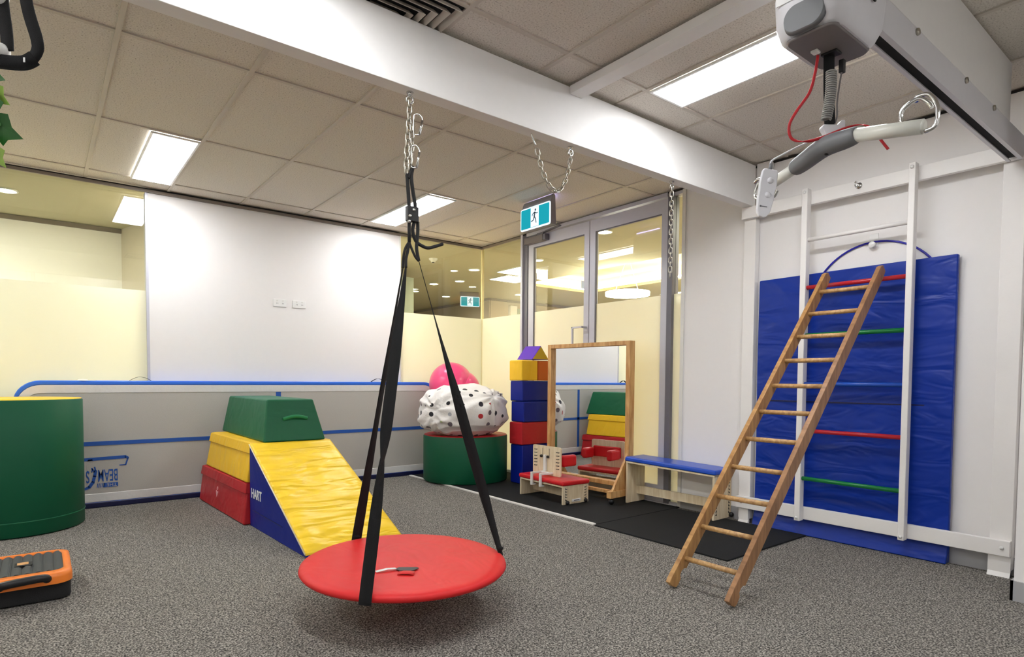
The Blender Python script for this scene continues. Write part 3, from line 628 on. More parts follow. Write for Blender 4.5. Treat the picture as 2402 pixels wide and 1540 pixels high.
zt_ = 2.02
rope.tube(smooth([(1.346, 2.5, 2.03), (1.352, 2.5, 1.955), (1.356, 2.5, 1.9), (1.358, 2.5, 1.875)], 5), .0085, 10)
rope.tube(smooth([(1.372, 2.49, 2.065), (1.364, 2.492, 2.02), (1.376, 2.5, 1.96), (1.388, 2.5, 1.90), (1.388, 2.5, 1.87)], 5), .0085, 10)
rope.tube(smooth([(1.352, 2.496, 2.01), (1.36, 2.49, 2.04), (1.372, 2.49, 2.065)], 5), .0085, 10)
rope.tube([(1.357, 2.5, 1.82), (1.358, 2.5, 1.72)], .008, 10)
rope.tube(smooth([(1.358, 2.5, 1.72), (1.35, 2.5, 1.68), (1.34, 2.498, 1.64), JB], 5), .007, 10)
rope.tube(smooth([(1.356, 2.5, 1.72), (1.34, 2.505, 1.69), (1.333, 2.51, 1.65), JA], 5), .006, 10)
rope.tube(smooth([(1.358, 2.5, 1.72), (1.37, 2.498, 1.69), (1.385, 2.496, 1.66), (1.398, 2.495, 1.645), JC], 5), .006, 10)
rope.tube(smooth([(1.402, 2.5, 1.82), (1.402, 2.5, 1.77), (1.396, 2.5, 1.70), JC], 5), .008, 10)
rope.tube(smooth([(1.385, 2.5, 1.82), (1.376, 2.5, 1.785), (1.38, 2.5, 1.755), (1.396, 2.5, 1.727), (1.425, 2.5, 1.713), (1.458, 2.5, 1.708), (1.5, 2.5, 1.722), (1.538, 2.5, 1.738)], 6), .008, 10)
rope.build('rope', M['cord'], sw)
ad = MB().bar((1.372, 2.5, 1.815), (1.372, 2.5, 1.885), .058, .03, (0, 1, 0)); ad.build('rope_adjuster', M['black'], sw, bev=.004)
for a, b in ((1.385, 1.868), (1.366, 1.838), (1.362, 1.812)):
    p = V(a, 2.5, b) - fwd * .022; MB().lathe([(0, -.005), (.006, -.004), (.008, 0), (.008, .004)], p, fwd, 16).build('rivet', M['chrome'], sw)

# ------------------------------------------------------------------ ceiling hoist
ho = thing('ceiling_hoist', 'grey and white ceiling hoist motor running on the overhead track', 'patient hoist', (2.0, .925, 2.15))
ring = lambda x0, x1, y0, y1, r, z: [(a, b, z) for a, b in rrect(x0, x1, y0, y1, r, 5)]
def loft(rings, cap=True):
    mb = MB(); n = len(rings[0]); vs = [p for r_ in rings for p in r_]; fs = []
    for k in range(len(rings) - 1): fs += [(k * n + i, k * n + (i + 1) % n, (k + 1) * n + (i + 1) % n, (k + 1) * n + i) for i in range(n)]
    mb.add(vs, fs, True); mb.add(rings[0], [tuple(range(n))]); mb.add(rings[-1], [tuple(range(n))]); return mb
hb = loft([ring(1.885, 2.125, .835, 1.01, .04, 2.158), ring(1.868, 2.145, .82, 1.022, .05, 2.17), ring(1.85, 2.165, .805, 1.033, .055, 2.21), ring(1.845, 2.17, .80, 1.035, .05, 2.29), ring(1.86, 2.155, .81, 1.025, .05, 2.385), ring(1.88, 2.14, .83, 1.01, .04, 2.40)])
hb.build('motor_cover', M['hoist'], ho)
loft([ring(1.875, 2.135, .845, .995, .03, 2.153), ring(1.87, 2.14, .84, 1.0, .03, 2.16)]).build('belly_panel', M['hoist_dark'], ho)
loft([[(1.846 - .006 * (y - .915) ** 2, y, z) for y, z in rrect(.865, .985, 2.165, 2.245, .038, 6)], [(1.862, y, z) for y, z in rrect(.86, .99, 2.16, 2.25, .038, 6)]]).build('side_panel', M['grip'], ho)
lab = MB(); lab.box(1.8435, 1.846, .93, 1.01, 2.262, 2.33); lab.build('rating_label', M['white'], ho)
pr = MB()
for k in range(5): pr.box(1.8425, 1.8434, .935, .975 + .01 * (k % 3), 2.27 + k * .011, 2.273 + k * .011)
pr.build('label_print', M['print_grey'], ho)
MB().lathe([(0, 0), (.011, 0), (.012, .003), (0, .004)], (2.03, .797, 2.262), (0, -1, 0), 18).build('power_button', M['black'], ho)
B(1.975, 2.0, .94, .962, 2.146, 2.154).build('pull_socket', M['white'], ho, bev=.002)
B(2.02, 2.06, .9, .95, 2.146, 2.154).build('belt_outlet', M['black'], ho, bev=.002)
MB().ribbon(smooth([(2.035, .93, 2.15), (2.04, .93, 2.06), (2.046, .93, 1.99), (2.05, .928, 1.925)], 4), [rgt] * 13, .035, .003).build('lifting_belt', M['blackfab'], ho)
# coiled cable + fine cable
ct = V(2.045, .925, 2.088); cb = V(2.015, .925, 1.925); hel = []
for k in range(22 * 14 + 1):
    t = k / (22 * 14); a = 2 * PI * 22 * t; c = ct.lerp(cb, t) - fwd * .022 + rgt * (-.012 + .006 * math.sin(t * 3)); rr = .014
    hel.append(c + rgt * rr * math.cos(a) + fwd * rr * math.sin(a))
MB().tube(hel, .0032, 6).build('coiled_cable', M['coil'], ho)
MB().tube(smooth([(2.085, .91, 2.14), (2.085, .91, 2.11), (2.075, .912, 2.06), (2.068, .915, 2.0), (2.07, .915, 1.955), (2.06, .92, 1.925)], 5), .0028, 8).build('thin_cable', M['hoist_dark'], ho)
B(2.078, 2.098, .903, .919, 2.10, 2.142).build('cable_plug', M['black'], ho, bev=.003)
rs = smooth([(1.992, .945, 2.14), (1.985, .95, 2.08), (1.972, .96, 2.02), (1.94, .985, 1.96), (1.925, 1.0, 1.915), (1.935, .995, 1.875), (1.965, .965, 1.865), (2.0, .93, 1.875), (2.045, .87, 1.90), (2.065, .83, 1.90), (2.085, .80, 1.875), (2.075, .785, 1.845), (2.085, .765, 1.81)], 5)
MB().ribbon(rs, [rgt] * len(rs), .009, .002).build('emergency_strap', M['redcord'], ho)
# spreader bar
sp = thing('spreader_bar', 'cream and grey hoist spreader bar with chrome hooks hanging from the belt', 'spreader bar', (2.0, .9, 1.83))
eL = V(2.105, 1.165, 1.800); gL = V(2.065, 1.045, 1.825); gR = V(1.995, .825, 1.848); eR = V(1.99, .642, 1.815)
cen = V(2.02, .93, 1.85)
MB().tube([eL, gL], .019, 16).build('bar', M['barw'], sp); MB().tube([gR, eR], .021, 16).build('bar', M['barw'], sp)
MB().tube([eR, eR + (eR - gR).normalized() * .006], [.021, .012], 16).build('end_cap', M['barw'], sp)
MB().tube(smooth([gL + (gL - gR).normalized() * .01, gL.lerp(cen, .3), cen, gR.lerp(cen, .3), gR - (gL - gR).normalized() * .006], 5), [.022, .0265, .0285, .0295, .030, .0305, .031, .0315, .032, .032, .032, .032, .0318, .031, .0305, .0295, .029, .028, .027, .0255, .023], 18).build('grip', M['grip'], sp)
MB().sphere(cen - V(0, 0, .024) - fwd * .016, .009, 14, 8).build('button', M['black'], sp)
hkp = MB(); hc = V(2.05, .925, 1.895)
hkp.prism([hc + rgt * a + V(0, 0, b) - fwd * .012 for a, b in ((-.035, .02), (-.028, .03), (.02, .03), (.03, .045), (.042, .045), (.042, .015), (.012, -.022), (-.008, -.022))], fwd * .024)
hkp.build('hanger_hook', M['hoist'], sp, bev=.004)
MB().tube([hc - V(0, 0, .02), hc - V(0, 0, .035) ], .008, 10).build('swivel', M['white'], sp)
bd = (eR - gR).normalized()
def hooks(c, s, flip=1):
    P = [c - bd * .03 * s, c + V(0, 0, .012) - bd * .06 * s - fwd * .01, c + V(0, 0, .05) - bd * .062 * s - fwd * .012, c + V(0, 0, .078) - bd * .02 * s - fwd * .006, c + V(0, 0, .066) + bd * .01 * s, c + V(0, 0, .05) + bd * .022 * s]
    Q = [c + bd * .004 * s - V(0, 0, .014) , c + bd * .032 * s + V(0, 0, .0), c + bd * .034 * s + V(0, 0, .05), c + bd * .014 * s + V(0, 0, .086), c - bd * .016 * s + V(0, 0, .086), c - bd * .02 * s + V(0, 0, .072)]
    return [P, Q]
for P in hooks(eR, 1): MB().tube(smooth(P, 6), .006, 10).build('hook', M['chrome'], sp)
be = (eL - gL).normalized()
for P in ([eL - be * .02 + V(0, 0, .01), eL + be * .02 + V(0, 0, .035), eL + be * .055 + V(0, 0, .03), eL + be * .07 + V(0, 0, .0), eL + be * .045 - V(0, 0, .025), eL + be * .0 - V(0, 0, .028)],
          [eL - be * .01 + fwd * .01 + V(0, 0, .014), eL + be * .03 + fwd * .03 + V(0, 0, .05), eL + be * .05 + fwd * .04 + V(0, 0, .05)],
          [eL - be * .015 - V(0, 0, .01), eL - V(0, 0, .04) - be * .005, eL - be * .03 - V(0, 0, .05), eL - be * .045 - V(0, 0, .035)]):
    MB().tube(smooth(P, 6), .006, 10).build('hook', M['chrome'], sp)
# hand control
hcn = thing('hand_control', 'light grey hoist hand control with two round buttons hanging on a cable', 'remote control', (2.06, 1.19, 1.72))
top = V(1.922, 1.056, 1.792); bot = V(1.902, 1.072, 1.625); dv = (bot - top).normalized(); sdv = (rgt - dv * rgt.dot(dv)).normalized(); nv = sdv.cross(dv)
if nv.dot(fwd) > 0: nv = -nv
out = [(-.0, .022), (.008, .026), (.05, .029), (.075, .026), (.10, .027), (.14, .022), (.158, .012), (.162, 0)]
pts = [top + dv * a + sdv * b for a, b in out] + [top + dv * a - sdv * b for a, b in out[::-1][1:]]
MB().prism(pts, -nv * .016).build('body', M['hoist'], hcn, bev=.004, seg=3)
for a in (.038, .085): MB().lathe([(0, .004), (.008, .0035), (.0105, 0), (.0105, -.002)], top + dv * a + sdv * .004, nv, 20).build('button', M['hoist'], hcn)
MB().bar(top + dv * .125 - sdv * .012 + nv * .0004, top + dv * .125 + sdv * .008 + nv * .0004, .003, .0008, nv).lathe([(0, .001), (.003, .001), (.003, 0)], top + dv * .125 - sdv * .014, nv, 12).build('logo', M['print_grey'], hcn)
cab = smooth([top - dv * .012 - nv * .008, top - dv * .03 - nv * .008, V(1.95, 1.02, 1.842), V(1.99, .985, 1.868), V(2.03, .945, 1.89)], 6)
MB().tube(cab, .0028, 8).build('cable', M['hoist'], hcn)
MB().tube([top - nv * .008 + dv * .002, top - dv * .02 - nv * .008], [.007, .005], 10).build('strain_relief', M['grip'], hcn)
# small black cable clip by the hoist track end
tag(MB().tube(smooth([(3.97, .80, 2.43), (3.95, .815, 2.40), (3.955, .82, 2.37), (3.975, .80, 2.36)], 6), .004, 8).build('cable_loop', M['black']), 'small loop of black cable at the wall end of the hoist track', 'cable')

# ------------------------------------------------------------------ ceiling vent
vt = thing('ceiling_vent', 'square louvred air vent in the ceiling above the large beam', 'air vent', (1.2, 2.56, ZC - .02))
for k in range(6):
    a = .04 + .04 * k; x0, x1, y0, y1 = .945 + a - .04, 1.5 - a + .04, 2.27 + a - .04, 2.82 - a + .04; zt, zb = ZC + .0055, ZC - .020 + .001 * k
    lo = [(x0, y0, zb), (x1, y0, zb), (x1, y1, zb), (x0, y1, zb)]; i = .016
    hi = [(x0 + i, y0 + i, zt), (x1 - i, y0 + i, zt), (x1 - i, y1 - i, zt), (x0 + i, y1 - i, zt)]
    lo2 = [(p[0], p[1], p[2] + .003) for p in lo]; hi2 = [(p[0], p[1], p[2] + .003) for p in hi]
    MB().add(lo + hi + lo2 + hi2, [(0, 1, 5, 4), (1, 2, 6, 5), (2, 3, 7, 6), (3, 0, 4, 7), (8, 12, 13, 9), (9, 13, 14, 10), (10, 14, 15, 11), (11, 15, 12, 8), (0, 8, 9, 1), (1, 9, 10, 2), (2, 10, 11, 3), (3, 11, 8, 0)]).build('louvre', M['tbar'], vt)
B(.93, 1.52, 2.262, 2.83, ZC + .0072, ZC + .0078).build('duct', M['blackhole'], vt)

# ------------------------------------------------------------------ wall plates
for x, lb in ((1.815, 'left white double power outlet plate on the back wall'), (2.005, 'right white double power outlet plate on the back wall')):
    t = thing('power_outlet', lb, 'power outlet', (x + .064, YA - .005, 1.79))
    B(x, x + .128, YA - .008, YA, 1.793, 1.868).build('plate', M['white'], t, bev=.003)
    for q in (.03, .085):
        s = MB(); s.box(x + q, x + q + .003, YA - .0088, YA - .0079, 1.82, 1.832).box(x + q + .012, x + q + .015, YA - .0088, YA - .0079, 1.82, 1.832)
        s.build('slots', M['print_grey'], t)
        B(x + q, x + q + .014, YA - .0095, YA - .0079, 1.845, 1.857).build('switch', M['offwhite'], t)

# ------------------------------------------------------------------ inflatable air track standing on its side
am = thing('air_track_mat', 'long grey and blue inflatable tumbling track standing on edge along the back wall', 'air mat', (1.75, 6.05, 0))
AX0, AX1, AY0, AY1, AZ = -.165, 3.63, 6.015, 6.088, 1.057
def ringmesh(a, b, y0, y1):
    n = len(a); vs = [(p[0], y0, p[1]) for p in a] + [(p[0], y0, p[1]) for p in b] + [(p[0], y1, p[1]) for p in a] + [(p[0], y1, p[1]) for p in b]
    fs = []
    for i in range(n):
        j = (i + 1) % n; fs += [(i, j, n + j, n + i), (2 * n + i, 3 * n + i, 3 * n + j, 2 * n + j), (i, 2 * n + i, 2 * n + j, j), (n + i, n + j, 3 * n + j, 3 * n + i)]
    return MB().add(vs, fs)
o0 = rrect(AX0, AX1, .0, AZ, .17, 8); o1 = rrect(AX0 + .022, AX1 - .022, .048, AZ - .036, .15, 8); o2 = rrect(AX0 + .07, AX1 - .07, .12, AZ - .102, .10, 8)
MB().prism([(p[0], AY0 + .004, p[1]) for p in rrect(AX0 + .06, AX1 - .06, .11, AZ - .09, .1, 8)], (0, AY1 - AY0 - .01, 0)).build('tent_panel', M['air_grey'], am)
ringmesh(o1, o2, AY0 + .001, AY1 - .002).build('white_border', M['air_white'], am, bev=.004)
ringmesh(o0, o1, AY0, AY1).build('edge_tube', M['air_blue'], am, bev=.008, seg=3)
B(AX0 + .18, AX1 - .18, AY0 - .002, AY0 + .01, 0.001, .046).build('base_tube', M['air_navy'], am, bev=.006)
B(AX0 + .08, AX1 - .08, AY0 + .001, AY0 + .005, .519, .553).build('centre_line', M['print_blue'], am)
B(1.811, 1.857, AY0 + .001, AY0 + .005, .12, AZ - .102).build('cross_line', M['print_blue'], am)
B(.37, .60, 6.03, 6.075, AZ - .002, AZ + .004).build('valve_label', M['white'], am)
MB().lathe([(0, .012), (.03, .011), (.036, .004), (.04, 0)], (.28, 6.05, AZ), (0, 0, 1), 24).build('valve', M['offwhite'], am)
for x in (.68, 2.90):
    P = smooth([(x - .08, 6.05, AZ - .002), (x - .04, 6.05, AZ + .022), (x + .0, 6.045, AZ + .034), (x + .05, 6.045, AZ + .022), (x + .085, 6.05, AZ)], 4)
    MB().ribbon(P, [V(0, 1, 0)] * len(P), .028, .002).build('carry_handle', M['blackfab'], am)
LY = AY0 + .0015
lg = MB()
def seg2(mb, a, b, w_, y=LY):
    a = Vector(a); b = Vector(b); d = (b - a).normalized(); q = Vector((-d.y, d.x)) * w_ / 2
    mb.prism([(p.x, y, p.y) for p in (a + q, b + q, b - q, a - q)], (0, .002, 0))
seg2(lg, (.24, .406), (.565, .413), .026); seg2(lg, (.56, .417), (.583, .40), .02); seg2(lg, (.582, .405), (.563, .345), .011); seg2(lg, (.567, .345), (.518, .345), .008)
for a, b, w_ in (((.352, .315), (.345, .26), .022), ((.345, .27), (.333, .215), .022), ((.336, .22), (.305, .175), .024), ((.31, .178), (.262, .158), .02), ((.352, .31), (.345, .345), .01), ((.345, .30), (.325, .335), .01), ((.325, .3), (.333, .33), .008), ((.30, .40), (.33, .402), .012)): seg2(lg, a, b, w_)
seg2(lg, (.405, .185), (.507, .185), .036)
for k in range(5): seg2(lg, (.36 + .011 * k, .168), (.366 + .011 * k, .203), .005)
lg.build('printed_emblem', M['print_blue'], am)
text('BEAM', 'printed_letters', M['air_navy'] if False else M['print_blue'], am, .142, (.437, LY - .0002, .272), (-1, 0, 0), (0, 0, -1), .001, .40, .0012)
text('S', 'printed_letters', M['print_blue'], am, .142, (.298, LY - .0002, .268), (-1, 0, 0), (0, 0, -1), .001, .40, .0012)
text('THE', 'printed_small_letters', M['air_grey'], am, .036, (.462, LY - .0008, .186), (-1, 0, 0), (0, 0, -1), .001, 1.1)

# ------------------------------------------------------------------ green drum at the left, drum under the sheet
def drum(name, label, c, r, h, topm, seam=True):
    t = thing(name, label, 'foam roll', (c[0], c[1], 0)); zb = .010 if c[0] > 3 else .002
    pr = [(0, zb), (r - .012, zb), (r, zb + .01), (r + .001, h * .5), (r, h - .01), (r - .006, h - .002)]
    MB().lathe(pr, (c[0], c[1], 0), seg=72).build('side', M['green_d'], t)
    MB().lathe([(r - .006, h - .004), (r - .01, h + .002), (r * .6, h + .004), (0, h + .004)], (c[0], c[1], 0), seg=72).build('top', M[topm], t)
    if seam: MB().lathe([(r + .001, .10), (r + .005, .105), (r + .001, .11)], (c[0], c[1], 0), seg=72).build('seam', M['green'], t)
    return t
drum('foam_barrel', 'tall dark green foam barrel with a yellow top at the left edge', (-.155, 5.575), .41, .93, 'yellow')
drum('foam_drum', 'low dark green round foam drum under the polka dot sheet', (3.645, 5.44), .455, .497, 'red', False)
# bundle in a polka dot sheet
def sheet():
    mb = MB(); c = V(3.565, 5.365, .764); nu, nv_ = 150, 90; vs = []; fs = []
    for j in range(nv_ + 1):
        ph = PI * j / nv_
        for i in range(nu):
            t = 2 * PI * i / nu; d = V(math.sin(ph) * math.cos(t), math.sin(ph) * math.sin(t), math.cos(ph))
            loc = V(d.dot(rgt), d.dot(fwd), d.z)
            sx_, sy_, sz_ = .475, .39, .27
            pw = lambda q, e: math.copysign(abs(q) ** e, q); p = V(pw(loc.x, .85) * sx_, pw(loc.y, .85) * (sy_ + .02 if loc.y < 0 else .25), pw(loc.z, .8 if loc.z > 0 else .62) * sz_)
            if p.z < 0: p.z *= 1.0; 
            # flat bottom resting on the drum, sagging on the left
            sag = -.03 * max(0, -loc.x - .5) * 2
            p.z = max(p.z, -.262 + sag * 1.2 + .02 * noise.noise(V(loc.x * 6, loc.y * 6, 1)))
            # radiating folds towards two gathered knots
            f = 0
            for kx, kz, am_, fr in ((.34, .16, .014, 11), (-.24, .0, .013, 10)):
                dx, dz = loc.x * .5 - kx, loc.z * .3 - kz; rr = math.hypot(dx, dz) + .03; th = math.atan2(dz, dx)
                f += am_ * math.sin(th * fr + 2.5 * noise.noise(V(th * 2, rr * 5, kx))) * min(1, rr / .10) * math.exp(-rr * 2.2)
                f -= .03 * math.exp(-(rr / .06) ** 2)
            f += .035 * noise.noise(V(loc.x * 1.5, loc.y * 1.5, loc.z * 1.5 + 3))
            ar = 2.2 * noise.noise(V(loc.x * 1.2, loc.y * 1.2, loc.z * 1.2)); amp = .011 * (.55 + .9 * noise.noise(V(loc.x * 2, loc.y * 2, loc.z * 3 + 9)))
            wv = math.sin(13 * (loc.z * .8 + .45 * loc.x * loc.x - .3 * loc.x) + ar); f += amp * (1 - 1.6 * abs(wv) ** .8)
            p = p + loc * f
            vs.append(c + rgt * p.x + fwd * p.y + V(0, 0, p.z))
    for j in range(nv_):
        for i in range(nu): fs.append((j * nu + i, (j + 1) * nu + i, (j + 1) * nu + (i + 1) % nu, j * nu + (i + 1) % nu))
    return mb.add(vs, fs, True)
tag(sheet().build('sheet_bundle', M['dots']), 'bulging white bedsheet bundle with coloured polka dots on the green drum', 'bundle')
pb = MB().sphere((3.63, 5.71, 1.035), .245, 48, 32)
pb.sphere(V(3.63, 5.71, 1.035) + rgt * .11 + V(0, 0, -.06) + fwd * .02, .215, 40, 28)
tag(pb.build('exercise_ball', M['pink']), 'shiny pink inflatable exercise ball resting behind the polka dot bundle', 'ball')

# ------------------------------------------------------------------ vaulting box of foam sections
def section(name, label, m, z0, z1, lo, hi, rot, flap=True, extra=None):
    """lo/hi = (x0,x1,y0,y1) of the lower and upper rectangle"""
    t = thing(name, label, 'foam block', (1.53, 5.26, z0)); Rm = Matrix.Translation((1.53, 4.65, 0)) @ Matrix.Rotation(rot, 4, 'Z') @ Matrix.Translation((-1.53, -4.65, 0))
    def q(r_, z): return [(r_[0], r_[2], z), (r_[1], r_[2], z), (r_[1], r_[3], z), (r_[0], r_[3], z)]
    MB().hexa(q(lo, z0), q(hi, z1)).xf(Rm).build('body', M[m], t, bev=.014, seg=4)
    if flap:
        k = .075 / (z1 - z0); mid = [hi[i] + (lo[i] - hi[i]) * k + (-.012, .012, -.012, .012)[i] for i in range(4)]; hi_ = [hi[i] + (-.007, .007, -.007, .007)[i] for i in range(4)]
        MB().hexa(q(mid, z1 - .08), q(hi_, z1 - .004)).xf(Rm).build('velcro_flap', M[m], t, bev=.006, seg=2)
    return t, Rm
t_r, Rr = section('foam_section', 'red foam base section of the vaulting box, standing on the carpet', 'red', .002, .312, (1.16, 1.93, 4.675, 5.93), (1.195, 1.885, 4.69, 5.91), .045)
t_y, Ry = section('foam_section', 'yellow foam middle section of the vaulting box, on top of the red base', 'yellow', .313, .605, (1.185, 1.875, 4.68, 5.86), (1.235, 1.825, 4.69, 5.84), .03)
t_g, Rg = section('foam_section', 'green foam top section of the vaulting box with a fabric handle', 'green', .606, .925, (1.302, 1.775, 4.635, 5.93), (1.352, 1.708, 4.72, 5.86), .0, False)
P = smooth([(1.455, 4.672, .775), (1.50, 4.655, .79), (1.55, 4.648, .797), (1.60, 4.655, .79), (1.645, 4.672, .778)], 4)
MB().ribbon(P, [V(0, 0, 1)] * len(P), .024, .003).build('handle', mat('bright_green_webbing', '#14834f', .6), t_g)
# small shield print on the red base
sh = MB(); c = Rr @ V(1.166, 5.33, .165)
vy = (Rr.to_3x3() @ V(0, -1, 0)).normalized(); vz = V(.11, 0, 1).normalized(); vn = vy.cross(vz).normalized()
if vn.x > 0: vn = -vn
def shp(a, b): return c + vy * a + vz * b + vn * .010
sh.prism([shp(a, b) for a, b in ((-.03, .0), (-.028, -.012), (.0, -.05), (.028, -.012), (.03, .0), (.0, -.006))], vn * .002)
sh.tube([shp(.013 * math.cos(k * PI / 5), .02 + .013 * math.sin(k * PI / 5)) for k in range(10)], .002, 6, True)
sh.build('shield_print', mat('pale_pink_print', '#e7a9ac', .6), t_r)

# yellow and blue wedge
wd_ = thing('foam_wedge', 'yellow topped blue foam wedge sloping down from the vaulting box, HART on its side', 'foam wedge', (1.55, 4.1, 0))
A0, A1 = V(1.205, 4.64, 0), V(1.80, 4.612, 0); F0, F1 = V(1.248, 3.592, 0), V(1.93, 3.66, 0); ht = .603
side = MB()
side.add([A0 + V(0, 0, .003), F0 + V(0, 0, .003), F0 + V(0, 0, .010), A0 + V(.0, 0, ht - .016), A1 + V(0, 0, .003), F1 + V(0, 0, .003), F1 + V(0, 0, .010), A1 + V(0, 0, ht - .016)],
         [(0, 1, 2, 3), (4, 7, 6, 5), (0, 4, 5, 1), (1, 5, 6, 2), (0, 3, 7, 4), (2, 6, 7, 3)])
side.build('blue_body', M['blue'], wd_)
nx, ny_ = 40, 60; vs = []; fs = []; top0 = [A0, A1]; 
for j in range(ny_ + 1):
    for i in range(nx + 1):
        u = i / nx; v = j / ny_; a = A0.lerp(A1, u) + V(0, 0, ht); b = F0.lerp(F1, u) + V(0, 0, .02); p = a.lerp(b, v)
        e = min(1, u * 12) * min(1, (1 - u) * 12) * min(1, v * 10) * min(1, (1 - v) * 10)
        wv = noise.noise(V(u * 1.6, v * 16 + u * 1.5, 3)) * .5 + .5; wv = (1 - abs(2 * wv - 1)) ** 2
        p = p + V(0, -.45, .9) * (.004 + e * (.0135 * wv * (.35 + .65 * v) + .004 * noise.noise(V(u * 5, v * 5, 0)))); vs.append(p)
n_ = len(vs); st = nx + 1
for j in range(ny_):
    for i in range(nx): a = j * st + i; fs.append((a, a + 1, a + st + 1, a + st))
ed = [i for i in range(nx + 1)] + [j * st + nx for j in range(1, ny_ + 1)] + [ny_ * st + i for i in range(nx - 1, -1, -1)] + [j * st for j in range(ny_ - 1, 0, -1)]
low = [V(*vs[k]) - V(0, -.3, .9) * .016 for k in ed]
vs += low; m_ = len(ed)
for k in range(m_): fs.append((ed[k], ed[(k + 1) % m_], n_ + (k + 1) % m_, n_ + k))
MB().add(vs, fs, True).build('yellow_top', M['yellow_w'], wd_)
MB().tube([A0 + V(-.004, 0, ht - .004), F0 + V(-.004, 0, .02)], .0045, 8).build('piping', mat('cream_piping', '#d9cfb4', .5), wd_)
sdir = (F0 - A0).normalized()
nside = V(sdir.y, -sdir.x, 0); nside = nside if nside.x < 0 else -nside
text('HART', 'side_lettering', M['white'], wd_, .098, A0 + sdir * .145 + V(0, 0, .245) + nside * .002, sdir, (0, 0, 1), .002, .9, .0015)
MB().bar(A0 + sdir * .06 + V(0, 0, .125) + nside * .001, A0 + sdir * .66 + V(0, 0, .115) + nside * .001, .002, .006, nside).build('side_seam', M['air_navy'], wd_)

# ------------------------------------------------------------------ floor mats
tag(B(3.285, 4.30, 3.118, 6.0, .0005, .009).build('rubber_mat', M['mat_black'], bev=.002), 'long black rubber floor mat with a white edge, under the mirror and drum', 'floor mat')
tag(B(3.24, 4.222, 2.0, 3.105, .0005, .011).build('rubber_mat', M['mat_black'], bev=.003), 'square black rubber floor mat under the blue bench near the ladder', 'floor mat')
tag(B(3.252, 3.284, 3.13, 5.99, .0005, .010).build('edge_strip', mat('white_strip', '#e8e6e0', .5)), 'thin white strip along the edge of the long black floor mat', 'strip')

# ------------------------------------------------------------------ foam block tower
def block(label, m, x0, x1, y0, y1, z0, z1):
    return tag(B(x0, x1, y0, y1, z0 + .002, z1 - .001).build('foam_block', M[m], bev=.013, seg=4), label, 'foam block')
def block2(label, ms, x0, x1, y0, y1, z0, z1): return block(label, ms, x0, x1, y0, y1, z0, z1)
z0 = .011
block('tall blue foam block at the bottom of the block tower', 'blue', 3.885, 4.29, 4.75, 4.95, z0, .418)
block('red foam block in the middle of the block tower', 'red', 3.872, 4.285, 4.745, 4.955, .418, .652)
block('blue foam block resting on the red one in the tower', 'blue', 3.89, 4.30, 4.74, 4.95, .652, .868)
block('blue foam block directly below the yellow and orange cubes', 'blue', 3.88, 4.295, 4.75, 4.955, .868, 1.08)
block('yellow foam cube on top of the block tower, under the triangular roof block', 'yellow', 3.87, 4.085, 4.75, 4.96, 1.08, 1.293)
block('orange foam cube beside the yellow cube on the block tower', 'orange', 4.092, 4.29, 4.75, 4.955, 1.08, 1.293)
pz = thing('triangular_block', 'triangular foam roof block, purple slopes and yellow ends, topping the tower', 'foam block', (4.1, 4.85, 1.294))
MB().prism([(4.0, 4.745, 1.3), (4.235, 4.745, 1.3), (4.12, 4.745, 1.447)], (-.03, .215, .003)).build('body', M['purple'], pz, bev=.006, seg=3)
MB().prism([(4.01, 4.7435, 1.306), (4.225, 4.7435, 1.306), (4.12, 4.7435, 1.438)], (0, .004, 0)).build('end_face', M['olive'], pz)

# ------------------------------------------------------------------ mirror on castors
mi = thing('standing_mirror', 'large pine framed mirror on a wooden base with castors', 'mirror', (4.1, 4.04, 0))
dm = .054; mc = V(4.105, 4.04, 0); ty = V(-math.sin(dm), math.cos(dm), 0); nx_ = V(-math.cos(dm), -math.sin(dm), 0)
def mb_box(a0, a1, d0, d1, z0_, z1_):   # a along mirror (+ = towards the back wall), d out of the glass towards the room
    def P_(a, d, z): return mc + ty * a + nx_ * d + V(0, 0, z)
    return MB().hexa([P_(a0, d0, z0_), P_(a1, d0, z0_), P_(a1, d1, z0_), P_(a0, d1, z0_)], [P_(a0, d0, z1_), P_(a1, d0, z1_), P_(a1, d1, z1_), P_(a0, d1, z1_)])
mb_box(-.515, -.47, -.04, .03, .07, 1.443).build('frame_post', M['pine'], mi, bev=.002)
mb_box(.47, .515, -.04, .03, .07, 1.443).build('frame_post', M['pine'], mi, bev=.002)
mb_box(-.47, .47, -.04, .03, 1.405, 1.443).build('frame_top', M['pine'], mi, bev=.002)
mb_box(-.47, .47, -.04, .03, .13, .17).build('frame_bottom', M['pine'], mi, bev=.002)
mb_box(-.47, .47, -.012, -.006, .17, 1.405).build('mirror_glass', M['mirror'], mi)
mb_box(-.47, .47, -.03, -.013, .17, 1.405).build('backing_board', M['ply'], mi)
mb_box(-.52, .52, .09, .125, .075, .105).build('base_rail', M['pine'], mi, bev=.002)
for s in (-1, 1):
    a0, a1 = (-.515 - .0, -.47) if s < 0 else (.47, .515)
    mb_box(a0 - .003, a1 + .003, -.2, .27, .065, .125).build('base_foot', M['pine'], mi, bev=.003)
    am_ = (a0 + a1) / 2
    for sg in (1, -1):
        q = [(.03 * sg, .125), ((.23 if sg > 0 else .17) * sg, .125), (.045 * sg, .40), (.03 * sg, .44)]
        MB().prism([mc + ty * (am_ - .012) + nx_ * d + V(0, 0, z) for d, z in q], ty * .024).build('gusset', M['pine'], mi, bev=.002)
    for d in (.235, -.17):
        p = mc + ty * am_ + nx_ * d; MB().sphere(p + V(0, 0, .035), .026, 18, 12).tube([p + V(0, 0, .05), p + V(0, 0, .066)], .008, 8).build('castor', M['black'], mi)

